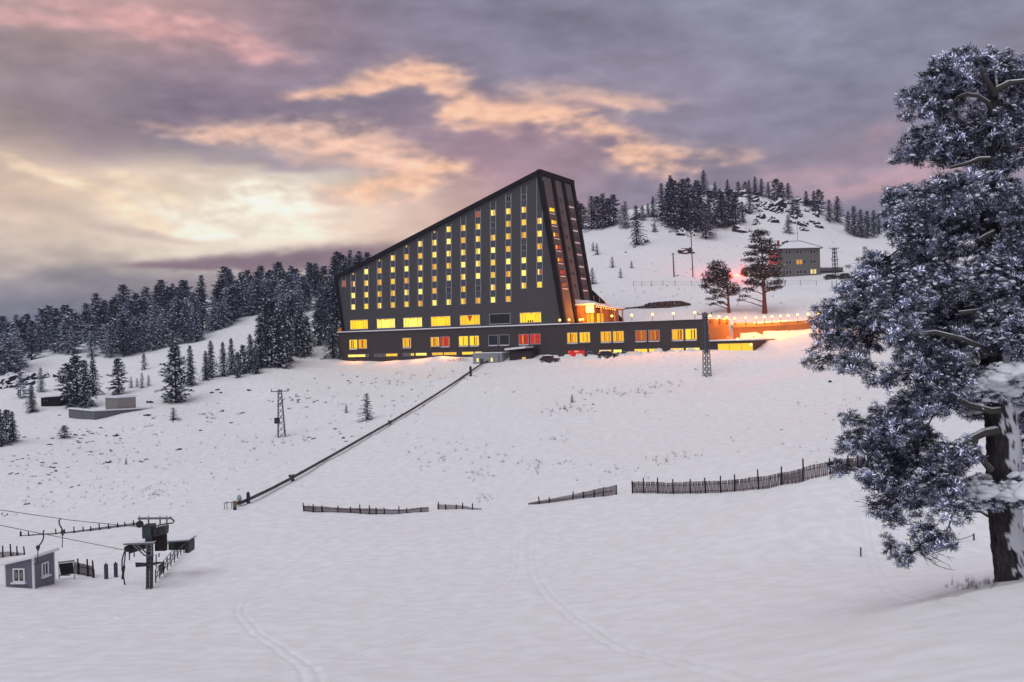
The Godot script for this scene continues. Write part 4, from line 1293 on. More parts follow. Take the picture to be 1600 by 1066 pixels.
	for q in [[-1.85, 0.75, 0.18], [-0.2, 0.85, 0.3], [0.25, 0.8, 0.3], [0.1, 0.25, 0.22], [1.5, 0.1, 0.12], [0.9, -0.6, 0.2], [1.3, -0.65, 0.2]]:
		b = MB.new()
		b.ball(Vector3(q[0], q[1], 0.06), Vector3(q[2], q[2] * 0.6, 0.03), 5, 8)
		part("lamp", b, glow("shop_lamp", Color(1.0, 0.6, 0.5), 1.1), shop)
	window(o, Vector3(6.4, -4.1, 0.36), 1.2, 1.5, 0.0, dark_pane, 0, null, false, strip, 0.1)
	window(o, Vector3(15.0, -4.3, 0.36), 1.9, 1.5, 0.0, dark_pane, 1, null, false, strip, 0.1)
	window(o, Vector3(16.6, -4.2, 0.36), 1.1, 1.4, 0.0, glass_lit[3], 0, null, false, strip, 0.1)
	# end wall: three bays between black fins, leaning with the edge
	var bay_col := [mat("bay_panel", Color(0.105, 0.102, 0.108), 0.8), mat("bay_panel_grey", Color(0.13, 0.125, 0.13), 0.85)]
	grain(bay_col[1], 0.04, Color(0.08, 0.077, 0.082), Color(0.17, 0.165, 0.172), 0.3, 0.0, 9)
	for i in 3:
		var z0 := -0.9 - i * 5.95
		var z1 := z0 - 4.7
		b = MB.new()
		b.beam(Vector3(tower_edge(38.0) + 0.16, 38.0, (z0 + z1) / 2), Vector3(tower_edge(3.4) + 0.16, 3.4, (z0 + z1) / 2), 4.7, 0.2, Vector3.RIGHT)
		part("bay_panel", b, bay_col[i % 2], o)
		b = MB.new()
		b.beam(Vector3(tower_edge(38.0) + 0.3, 38.0, z1 - 0.62), Vector3(tower_edge(3.4) + 0.3, 3.4, z1 - 0.62), 1.25, 0.9, Vector3.RIGHT)
		part("fin", b, black, o)
		for j in range(1, 9):
			var h := 9.2 + 2.97 * j
			var x := tower_edge(h) + 0.27
			if i == 0 and j < 8:
				var m: Material = [glass_red[1], glass_red[0], glass_red[1], glass_red[0], glass_red[1], glass_lit[3], glass_lit[0]][j - 1]
				var w := window(o, Vector3(x, h, (z0 + z1) / 2 + 0.2), 3.0, 1.35, PI / 2, m, 2, null, false, mat("end_frame", Color(0.10, 0.06, 0.05), 0.7), 0.1)
				if j > 2:
					b = MB.new()
					b.box(Vector3(-0.95, 0, 0.03), Vector3(0.8, 1.1, 0.01))
					part("curtain", b, glass_lit[3 if j < 5 else 0], w)
				b = MB.new()
				b.box(Vector3(0, -0.78, 0.12), Vector3(2.8, 0.16, 0.24))
				part("sill_snow", b, snow, w)
			elif i == 1:
				window(o, Vector3(x, h, (z0 + z1) / 2), 1.3, 1.2, PI / 2, dark_pane, 0, null, false, mat("end_frame", Color(0.10, 0.06, 0.05), 0.7), 0.1)
			elif i == 2:
				var w := window(o, Vector3(x, h, (z0 + z1) / 2), 3.0, 1.35, PI / 2, dark_pane, 1, null, false, mat("end_frame", Color(0.10, 0.06, 0.05), 0.7), 0.1)
				b = MB.new()
				b.box(Vector3(0, -0.85, 0.12), Vector3(3.1, 0.3, 0.24))
				part("sill_snow", b, snow, w)
	# black rear buttress that runs down behind the entrance
	b = MB.new()
	b.prism(PackedVector2Array([Vector2(-2.0, 3.1), Vector2(-2.0, 12.0), Vector2(-1.0, 12.0), Vector2(7.4, 4.0), Vector2(7.4, 3.1)]), back - 0.9, back + 0.2)
	part("buttress", b, black, o)
	# entrance block and canopy on the deck
	var stucco := mat("entrance_stucco", Color(0.28, 0.14, 0.05), 0.85)  # orange lamplight on entrance and canopy is mixed into this colour
	b = MB.new()
	b.span(Vector3(0.4, 3.17, -16.0), Vector3(5.0, 7.5, -6.8))
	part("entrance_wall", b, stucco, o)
	b = MB.new()
	b.span(Vector3(-0.2, 7.5, -16.4), Vector3(5.2, 7.8, -6.4))
	b.prism(PackedVector2Array([Vector2(-0.8, 7.8), Vector2(3.4, 7.8), Vector2(1.4, 8.6), Vector2(-0.9, 9.1)]), -15.5, -7.2)
	part("roof_snow", b, snow, o)
	b = MB.new()
	b.beam(Vector3(5.0, 7.2, -10.0), Vector3(10.2, 6.2, -10.0), 6.0, 0.3)
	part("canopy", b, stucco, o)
	b = MB.new()
	b.beam(Vector3(5.1, 7.46, -10.0), Vector3(10.2, 6.46, -10.0), 6.1, 0.16)
	part("canopy_snow", b, snow, o)
	for i in 9:
		b = MB.new()
		b.ball(Vector3(5.4 + i * 0.58, 6.98 - i * 0.112, -6.9), Vector3(0.13, 0.12, 0.12), 5, 8)
		part("canopy_bulb", b, glow("lit_canopy_bulb", Color(1.0, 0.72, 0.3), 4.0), o)
	for q in [[6.4, -7.4, 6.9], [9.7, -7.4, 6.2], [6.4, -12.6, 6.9], [9.7, -12.6, 6.2]]:
		b = MB.new()
		b.span(Vector3(q[0] - 0.12, 3.17, q[1] - 0.12), Vector3(q[0] + 0.12, q[2], q[1] + 0.12))
		part("canopy_post", b, mat("post_paint", Color(0.3, 0.18, 0.1), 0.7), o)
	for q in [4.9, 6.3, 7.7]:
		b = MB.new()
		b.rod(Vector3(q, 6.2, -7.2), Vector3(q - 0.25, 9.6, -7.2), 0.05)
		part("flag_pole", b, mat("pole_paint", Color(0.4, 0.3, 0.3), 0.5), o)
	# glazed lobby beneath the canopy with its bright light
	for i in 4:
		window(o, Vector3(3.3 + i * 1.0, 4.4, -6.75 if i < 2 else -8.0), 0.95, 2.3, 0.0, glass_lit[[3, 1, 0, 3][i]], 1, null, false, mat("lobby_frame", Color(0.10, 0.05, 0.02), 0.6), 0.08)
	b = MB.new()
	b.span(Vector3(5.05, 3.17, -15.5), Vector3(7.6, 6.4, -8.05))
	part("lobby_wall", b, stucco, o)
	b = MB.new()
	b.box(Vector3(3.9, 6.5, -6.45), Vector3(1.9, 1.7, 0.3))
	part("canopy_light", b, glow("lit_canopy_light", Color(1.0, 0.84, 0.45), 3.0), o)
	omni("canopy_glow", Vector3(3.9, 6.4, -5.7), Color(1.0, 0.53, 0.08), 75.0, 0.4, o)

	# lamps at the foot of the tower that wash its end wall in orange
	for q in [[-0.6, 1.0, 30.0], [1.35, 0.1, 60.0], [4.6, -0.2, 60.0], [2.2, -4.2, 80.0]]:
		b = MB.new()
		b.ball(Vector3(q[0], 4.05, q[1] - 0.1), Vector3(0.235, 0.235, 0.235), 6, 10)
		part("flood_lamp", b, glow("lit_lamp_globe", Color(1.0, 0.80, 0.30), 9.0), o)
		b = MB.new()
		b.rod(Vector3(q[0], 3.1, q[1] - 0.1), Vector3(q[0], 3.75, q[1] - 0.1), 0.05)
		part("lamp_stem", b, black, o)
		omni("lamp_glow", Vector3(q[0], 4.05, q[1] - 0.1), Color(1.0, 0.46, 0.05), q[2], 0.2, o)
	# light from the basement strips on the snow
	for q in [-58.7, -47.8, -38.9, -30.5]:
		var l := AreaLight3D.new()
		l.name = "strip_glow"
		l.area_size = Vector2(5.0, 0.7)
		l.light_color = Color(1.0, 0.56, 0.22)
		l.light_energy = 16.0
		l.shadow_enabled = true
		o.add_child(l, true)
		l.position = Vector3(q, -3.1, 0.75)
		l.rotation = Vector3(-0.5, PI, 0)

	# ------------- court right of the wing: lower roof with a lit garage, retaining walls, road above
	var render_wall := mat("lamplight_tinted_render", Color(0.30, 0.17, 0.07), 0.9)  # orange of the lamplight is painted into the base colour
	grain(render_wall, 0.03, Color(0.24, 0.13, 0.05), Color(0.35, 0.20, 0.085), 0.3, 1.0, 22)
	var g := thing("garage", "low brick garage with a wide bright yellow lit opening under a snowy roof", "garage", o.position, 0.0)
	g.rotation = o.rotation
	b = MB.new()
	b.span(Vector3(33.65, -8.0, -20.0), Vector3(43.6, -1.75, 0.0))
	part("wall", b, brick, g)
	b = MB.new()
	b.span(Vector3(33.7, -1.75, -20.3), Vector3(44.0, -1.5, 0.4))
	part("roof_snow", b, snow, g)
	window(g, Vector3(39.6, -3.35, 0.01), 7.6, 2.2, 0.0, glow("lit_garage", Color(1.0, 0.78, 0.14), 1.2), 2, null, false, mat("garage_frame", Color(0.3, 0.2, 0.08), 0.6), 0.12)
	for q in [[40.3, -1.9, 60.0], [43.1, -3.2, 25.0]]:
		b = MB.new()
		b.ball(Vector3(q[0], q[1] + 0.55, 0.75), Vector3(0.24, 0.24, 0.24), 6, 10)
		part("flood_lamp", b, glow("lit_flood", Color(1.0, 0.85, 0.55), 3.0), g)
		omni("flood_glow", Vector3(q[0], q[1] + 0.55, 0.75), Color(1.0, 0.5, 0.12), q[2], 0.2, g)
	# lamps added inside the court to wash its walls in orange
	for q in [[36.8, -1.05, -5.0], [41.4, -1.05, -9.0], [40.0, -1.05, -15.0]]:
		b = MB.new()
		b.ball(Vector3(q[0], q[1], q[2]), Vector3(0.22, 0.22, 0.22), 6, 10)
		part("added_court_lamp", b, glow("lit_added_court_lamp", Color(1.0, 0.62, 0.2), 1.6), g)
		b = MB.new()
		b.rod(Vector3(q[0], -1.6, q[2]), Vector3(q[0], q[1] - 0.2, q[2]), 0.04)
		part("lamp_stem", b, black, g)
		omni("added_court_glow", Vector3(q[0], q[1], q[2]), Color(1.0, 0.46, 0.04), 20.0, 0.2, g)
	window(o, Vector3(33.62, -0.3, -4.2), 1.5, 2.2, PI / 2, glass_red[1], 0, null, false, strip, 0.1)
	var side := MB.new()
	side.span(Vector3(33.6, -2.0, -18.0), Vector3(33.8, 3.0, 0.0))
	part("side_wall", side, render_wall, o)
	# retaining wall in panels, following the road's edge
	var rw := thing("retaining_wall", "retaining wall in tall panels with orange lamplight painted into its colour, below the lamp-lined road", "wall")
	var road := [at(1145, 506, 224), at(1180, 505, 223), at(1230, 502, 220), at(1277, 499, 215), at(1318, 494, 210), at(1370, 489, 204)]
	for i in 4:
		var p: Vector3 = road[i]
		var q: Vector3 = road[i + 1]
		var panels: int = [3, 4, 4, 4][i]
		for k in panels:
			b = MB.new()
			var a := p.lerp(q, float(k) / panels)
			var e := p.lerp(q, (k + 0.97) / panels)
			b.beam(Vector3(a.x, (a.y - 9.0) / 2 - 0.15, a.z), Vector3(e.x, (e.y - 9.0) / 2 - 0.15, e.z), 0.5, (a.y + e.y) / 2 + 8.7)
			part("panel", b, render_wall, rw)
	for i in 5:
		b = MB.new()
		b.beam(road[i] + Vector3(0, -0.35, 0.42), road[i + 1] + Vector3(0, -0.35, 0.42), 0.3, 1.05)
		part("parapet", b, mat("parapet_plaster", Color(0.42, 0.29, 0.10), 0.85), rw)  # plaster colour carries the yellow of the lamplight
	b = MB.new()
	for i in 5:
		b.beam(road[i] + Vector3(0, 0, -2.3), road[i + 1] + Vector3(0, 0, -2.3), 5.4, 0.35)
	part("road_snow", b, snow, rw)
	# lamp posts on the deck's edge and along the road
	var spots := []
	for i in 5:
		spots.append(facade(12.0 + i * 4.75 + rng.randf_range(-0.1, 0.1), 3.15, -0.2))
	for q in [[1110, 503.5, 207], [1124, 504.5, 212], [1136, 505.5, 218]]:
		spots.append(at(q[0], q[1], q[2]))
	for q in [1147, 1164, 1180, 1193, 1205, 1218, 1231, 1245, 1261, 1278, 1296, 1314, 1334]:
		for i in 5:
			if project_x(road[i]) <= q and project_x(road[i + 1]) >= q - 3 or (i == 0 and q < 1150):
				var f := clampf((q - project_x(road[i])) / (project_x(road[i + 1]) - project_x(road[i])), 0, 1)
				spots.append(road[i].lerp(road[i + 1], f) + Vector3(0, -0.1, 0.95))
				break
	var names := 0
	var proto: Node3D = null
	for p in spots:
		var first := proto == null
		var lp: Node3D
		if first:
			lp = thing("terrace_lamp", "", "lamp", p, 0.0, "globe lamps along the terrace and the road")
			b = MB.new()
			b.lathe(Vector3.ZERO, PackedVector2Array([Vector2(0.16, -0.2), Vector2(0.16, 0.05), Vector2(0.05, 0.12), Vector2(0.04, 1.05), Vector2(0.09, 1.1), Vector2(0.09, 1.16)]), 8)
			part("post", b, black, lp)
			b = MB.new()
			b.ball(Vector3(0, 1.38, 0), Vector3(0.24, 0.24, 0.24), 8, 12)
			part("globe", b, glow("lit_lamp_globe", Color(1.0, 0.80, 0.30), 9.0), lp)
			proto = lp
		else:
			lp = proto.duplicate()
			lp.name = numbered("terrace_lamp")
			add_child(lp)
			lp.position = p
		var l := "glowing globe lamp on the edge of the brick wing's flat roof" if names < 5 else ("glowing globe lamp on the short side edge above the orange court" if names < 8 else "glowing globe lamp in the row along the snowy road above the retaining wall")
		lp.set_meta("label", l)
		lp.set_meta("group", "lamps on the wing roof" if names < 5 else ("lamps above the court" if names < 8 else "lamps along the road"))
		omni("lamp_glow", Vector3(0, 1.38, 0), Color(1.0, 0.53, 0.08), 16.0 if names < 5 else 13.0, 0.2, lp)
		names += 1
	# cars and sheds at the foot of the front
	build_forecourt(o)

func project_x(p: Vector3) -> float:
	var q := cam_basis.inverse() * p
	return 800.0 + FOCAL * q.x / -q.z

func car(called: String, label: String, where: Vector3, turn: float, paint: Color, snowy: float) -> Node3D:
	var o := thing(called, label, "car", where, turn)
	var b := MB.new()
	var m := mat("paint %s" % paint, paint, 0.35)
	b.prism(PackedVector2Array([Vector2(-2.1, 0.35), Vector2(-2.15, 0.8), Vector2(-1.9, 0.95), Vector2(1.1, 0.98), Vector2(2.0, 0.85), Vector2(2.15, 0.6), Vector2(2.1, 0.35)]), -0.85, 0.85)
	b.prism(PackedVector2Array([Vector2(-1.8, 0.95), Vector2(-1.4, 1.42), Vector2(0.35, 1.45), Vector2(1.05, 0.97)]), -0.74, 0.74)
	part("body", b, m, o)
	b = MB.new()
	for s in [-0.75, 0.75]:
		b.prism(PackedVector2Array([Vector2(-1.55, 1.0), Vector2(-1.3, 1.35), Vector2(-0.5, 1.37), Vector2(-0.5, 1.0)]), s - 0.015, s + 0.015)
		b.prism(PackedVector2Array([Vector2(-0.4, 1.0), Vector2(-0.4, 1.37), Vector2(0.3, 1.38), Vector2(0.85, 1.0)]), s - 0.015, s + 0.015)
	part("side_window", b, mat("dark_pane", Color(0.012, 0.013, 0.018), 0.15), o)
	for x in [-1.3, 1.35]:
		for s in [-0.8, 0.8]:
			b = MB.new()
			b.rod(Vector3(x, 0.33, s - 0.1), Vector3(x, 0.33, s + 0.1), 0.33, 14)
			var w := part("wheel", b, mat("tyre", Color(0.02, 0.02, 0.02), 0.9), o)
			b = MB.new()
			b.rod(Vector3(x, 0.33, s - 0.11), Vector3(x, 0.33, s + 0.11), 0.19, 10)
			part("rim", b, mat("rim", Color(0.3, 0.3, 0.32), 0.4, 0.6), w)
	if snowy > 0.0:
		b = MB.new()
		b.ball(Vector3(-0.5, 1.4, 0), Vector3(1.1, 0.28 * snowy, 0.75), 6, 12)
		b.ball(Vector3(1.5, 0.92, 0), Vector3(0.65, 0.16 * snowy, 0.8), 6, 12)
		b.ball(Vector3(-1.9, 0.92, 0), Vector3(0.3, 0.12 * snowy, 0.75), 6, 12)
		part("snow_cap", b, mat("roof_snow", Color(0.82, 0.82, 0.86), 0.85), o)
	return o

func build_forecourt(hotel: Node3D) -> void:
	var turn := hotel.rotation.y
	var snow := mat("roof_snow", Color(0.82, 0.82, 0.86), 0.85)
	var p := facade(-17.9, 0, -3.0)
	var a := thing("grey_annex", "flat grey box annex with two small lit windows at the hotel's foot", "annex", Vector3(p.x, -5.9, p.z), turn)
	var b := MB.new()
	b.span(Vector3(-3.9, -2.5, -2.2), Vector3(3.9, 2.75, 1.6))
	part("wall", b, mat("annex_render", Color(0.30, 0.30, 0.33), 0.85), a)
	b = MB.new()
	b.span(Vector3(-4.05, 2.75, -2.2), Vector3(4.05, 2.92, 1.75))
	part("roof", b, snow, a)
	for q in [-2.6, 1.2]:
		window(a, Vector3(q, 1.2, 1.61), 0.65, 1.0, 0.0, glass_lit[2], 0, null)
	b = MB.new()
	b.span(Vector3(-1.9, -0.6, 1.6), Vector3(-1.1, 1.5, 1.66))
	part("door", b, mat("annex_door", Color(0.03, 0.05, 0.09), 0.6), a)
	b = MB.new()
	b.rod(Vector3(3.2, -0.5, 1.9), Vector3(3.2, 2.4, 1.9), 0.08)
	part("down_pipe", b, mat("annex_door", Color(0.03, 0.05, 0.09), 0.6), a)
	p = facade(-9.6, 0, -2.4)
	a = thing("entrance_shed", "dark wooden porch with a thick snow roof and one orange window", "shed", Vector3(p.x, -5.9, p.z), turn)
	b = MB.new()
	b.span(Vector3(-2.9, -2.0, -2.2), Vector3(2.9, 3.1, 1.3))
	part("wall", b, mat("dark_wood", Color(0.035, 0.026, 0.024), 0.85), a)
	b = MB.new()
	for i in 13:
		b.span(Vector3(-2.85 + i * 0.45, -2.0, 1.3), Vector3(-2.5 + i * 0.45, 3.0, 1.34))
	part("boards", b, mat("dark_wood_light", Color(0.06, 0.045, 0.042), 0.85), a)
	b = MB.new()
	b.beam(Vector3(-3.3, 3.25, 0), Vector3(3.2, 3.65, 0), 4.6, 0.2, Vector3.UP)
	part("roof", b, mat("dark_wood", Color(0.035, 0.026, 0.024), 0.85), a)
	b = MB.new()
	b.beam(Vector3(-3.5, 3.55, 0.1), Vector3(1.9, 3.95, 0.1), 4.8, 0.45, Vector3.UP)
	part("roof_snow", b, snow, a)
	window(a, Vector3(0.9, 1.0, 1.35), 1.0, 1.35, 0.0, glass_lit[3], 0, null)
	car("snowed_car", "small car buried to its windows in snow beside the dark wooden porch", rest(at(859, 566, 216)) - Vector3(0, 0.25, 0), turn, Color(0.05, 0.02, 0.02), 1.0)
	car("parked_car", "dark parked car with a snowy roof below the lit strip windows of the wing", rest(facade(11.6, 0, -2.6)) - Vector3(0, 0.2, 0), turn + 0.15, Color(0.02, 0.02, 0.025), 0.9)
	var bush := MB.new()
	for i in 60:
		var q := Vector3(rng.randfn() * 1.8, rng.randf() * 0.7, rng.randfn() * 0.5)
		bush.rod(q, q + Vector3(rng.randf_range(-0.4, 0.4), rng.randf_range(0.1, 0.5), rng.randf_range(-0.3, 0.3)), 0.03, 4)
	solo("bare_shrub", bush, mat("dry_twig", Color(0.10, 0.05, 0.04), 0.95), "low bare brown shrub in the orange-lit snow at the hotel's foot", "shrub", rest(at(716, 570, 231)) - Vector3(0, 0.1, 0), turn)

# ---------------------------------------------------------------- smaller things
func lattice_mast(label: String, px: float, py: float, high_px: float, w0: float, w1: float, arms: Array, lean := 0.0, deep := 0.0, col := Color(0.10, 0.105, 0.13)) -> Node3D:
	var p := on_ground(px, py) if deep == 0.0 else rest(at(px, py, deep))
	var m := -p.z / FOCAL
	var h := high_px * m
	var o := thing("lattice_mast", label, "mast", p - Vector3(0, 0.2, 0), 0.35)
	var iron := mat("mast_iron %s" % col, col, 0.6, 0.3)
	var corner := func(k: int, t: float) -> Vector3:
		var w := lerpf(w0, w1, t) * 0.5
		return Vector3([-w, w, w, -w][k % 4] + lean * t * h, t * (h + 0.2), [-w, -w, w, w][k % 4])
	var b := MB.new()
	for k in 4:
		b.beam(corner.call(k, 0.0), corner.call(k, 1.0), 0.12, 0.12)
	part("leg", b, iron, o)
	b = MB.new()
	var n := maxi(4, int(h / 1.0))
	for i in n:
		for k in 4:
			var t0 := float(i) / n
			var t1 := float(i + 1) / n
			b.beam(corner.call(k, t0), corner.call(k + 1, t1), 0.06, 0.06)
			b.beam(corner.call(k + 1, t0), corner.call(k, t1), 0.06, 0.06)
	part("bracing", b, iron, o)
	for a in arms:
		b = MB.new()
		var y: float = a[0] * h
		b.beam(Vector3(lean * y - a[1] * 0.5, y, 0), Vector3(lean * y + a[1] * 0.5, y, 0), 0.14, 0.14)
		part("crossarm", b, iron, o)
		for q in a[2]:
			b = MB.new()
			b.lathe(Vector3(lean * y + q * a[1] * 0.5, y + 0.05, 0), PackedVector2Array([Vector2(0.03, 0), Vector2(0.11, 0.1), Vector2(0.05, 0.2), Vector2(0.1, 0.3), Vector2(0.02, 0.42)]), 8)
			part("insulator", b, mat("insulator", Color(0.07, 0.05, 0.05), 0.4), o)
	return o

func build_masts() -> void:
	lattice_mast("lattice power mast on the open left slope with a dark box at half height", 440, 683, 74, 1.25, 0.55, [[0.99, 3.0, [-0.95, 0.0, 0.95]]], -0.01)
	var o: Node3D = get_child(-1)
	var m := -o.position.z / FOCAL
	var b := MB.new()
	b.box(Vector3(-0.75, 28 * m, 0.4), Vector3(0.9, 1.0, 0.7))
	part("transformer", b, mat("dark_box", Color(0.02, 0.02, 0.025), 0.6), o)
	b = MB.new()
	b.beam(Vector3(-0.6, 50 * m, 0), Vector3(0.8, 62 * m, 0), 0.1, 0.1)
	part("strut", b, mat("dark_box", Color(0.02, 0.02, 0.025), 0.6), o)
	lattice_mast("lattice power mast standing on the snow right in front of the wing's end", 1105, 588, 100, 1.15, 0.6, [[0.985, 3.2, [-0.95, 0.0, 0.95]], [0.93, 0.9, []]], -0.01)
	b = MB.new()
	o = get_child(-1)
	m = -o.position.z / FOCAL
	b.span(Vector3(-0.32, 38 * m, -0.25), Vector3(0.30, 96 * m, 0.25))
	part("sheathing", b, mat("mast_sheath", Color(0.095, 0.095, 0.115), 0.7), o)
	lattice_mast("stout lattice mast with two crossarms just right of the grey-green house", 1305, 416, 46, 1.3, 0.8, [[0.98, 3.4, [-0.95, 0.95]], [0.6, 2.6, [-0.9, 0.9]], [0.85, 1.6, []]], -0.01, 292.0, Color(0.05, 0.05, 0.06))
	lattice_mast("slender pale lattice mast half behind the great pine, farthest right", 1352, 408, 40, 1.2, 0.7, [], 0.0, 296.0, Color(0.22, 0.22, 0.25))
	for q in [[1083, 433, 78, 0.17, "tall plain pole on the snow field below the knoll's stand"], [1053.5, 433, 38, 0.22, "short thick pole with a crossbar left of the tall plain pole"]]:
		var p := on_ground(q[0], q[1])
		var k := -p.z / FOCAL
		b = MB.new()
		b.tube(PackedVector3Array([Vector3(0, -0.5, 0), Vector3(-0.02 * q[2] * k, q[2] * k, 0)]), PackedFloat32Array([q[3] * 1.2, q[3] * 0.8]), 8)
		o = thing("pole", q[4], "pole", p)
		part("shaft", b, mat("pole_grey", Color(0.10, 0.10, 0.12), 0.8), o)
		b = MB.new()
		b.beam(Vector3(-0.6 - 0.02 * q[2] * k, q[2] * k - 0.5, 0), Vector3(0.6 - 0.02 * q[2] * k, q[2] * k - 0.5, 0), 0.14, 0.14)
		b.box(Vector3(-0.02 * q[2] * k, q[2] * k - 1.2, 0.2), Vector3(0.3, 0.4, 0.25))
		part("crossbar", b, mat("dark_box", Color(0.02, 0.02, 0.025), 0.6), o)

# wooden snow fence through ground points; bare = height shown, slats singly or as one mat
func snow_fence(label: String, pts: Array, singly: bool, posts: Array, h0: float, h1: float, pitch: float, wave: float) -> void:
	var line := PackedVector3Array()
	for p in pts:
		line.append(on_ground(p[0], p[1]))
	var o := thing("snow_fence", label, "fence", line[0])
	var wood := mat("fence_lath", Color(0.15, 0.115, 0.125), 0.9)
	var wood2 := mat("fence_lath_grey", Color(0.20, 0.16, 0.175), 0.9)
	var dark := mat("fence_post", Color(0.022, 0.02, 0.026), 0.9)
	var total := 0.0
	for i in line.size() - 1:
		total += line[i].distance_to(line[i + 1])
	var lath := MB.new()
	lath.box(Vector3.ZERO, Vector3(pitch * 0.74, 1.0, 0.018))
	var lath_mesh := lath.mesh(null)
	var mat_mesh := MB.new()
	var along := 0.0
	var d := 0.0
	var wire := PackedVector3Array()
	for i in line.size() - 1:
		var seg := line[i].distance_to(line[i + 1])
		var dir := (line[i + 1] - line[i]).normalized()
		while d < along + seg:
			var f := (d - along) / seg
			var p := line[i].lerp(line[i + 1], f)
			p.y = ground(p.x, p.z)
			var t := d / total
			var h := lerpf(h0, h1, t) + wave * sin(d * 0.9) + rng.randf_range(-0.02, 0.02)
			var low := rng.randf_range(-0.12, 0.0) - 0.05
			var c := p - line[0] + Vector3(0, (h + low) * 0.5, 0)
			var yaw := atan2(-dir.z, dir.x)
			var tilt := rng.randf_range(-0.03, 0.03)
			if singly:
				var s := part("slat", lath_mesh, wood if rng.randf() < 0.6 else wood2, o, c)
				s.rotation = Vector3(rng.randf_range(-0.06, 0.06), yaw, tilt)
				s.scale = Vector3(1, h - low, 1)
			else:
				mat_mesh.box(c, Vector3(pitch * 0.82, h - low, 0.02), Basis.from_euler(Vector3(0, yaw, tilt)))
			if int(d / pitch) % 6 == 0:
				wire.append(c)
			d += pitch
		along += seg
	if not singly:
		part("lath_mat", mat_mesh, wood2 if h1 > 0.45 or h0 < 0.2 else mat("fence_netting", Color(0.33, 0.29, 0.31), 0.9), o).set_meta("kind", "stuff")
	for k in [-0.28, 0.28]:
		var w := MB.new()
		for i in wire.size() - 1:
			w.beam(wire[i] + Vector3(0, k * h0, 0.02), wire[i + 1] + Vector3(0, k * h0, 0.02), 0.035, 0.035)
		if h1 > 0.45:
			part("wire", w, dark, o)
	for q in posts:
		var p := on_ground(q[0], q[1])
		# bring the post onto the fence line
		var best := line[0]
		for i in line.size() - 1:
			for k in 21:
				var c := line[i].lerp(line[i + 1], k / 20.0)
				if absf(project_x(c) - q[0]) < absf(project_x(best) - q[0]):
					best = c
		best.y = ground(best.x, best.z)
		var b := MB.new()
		b.tube(PackedVector3Array([Vector3(0, -0.4, 0), Vector3(rng.randf_range(-0.06, 0.06), q[2], 0.05)]), PackedFloat32Array([0.075, 0.06]), 7)
		part("post", b, dark, o, best - line[0] + Vector3(0, 0, 0.07))

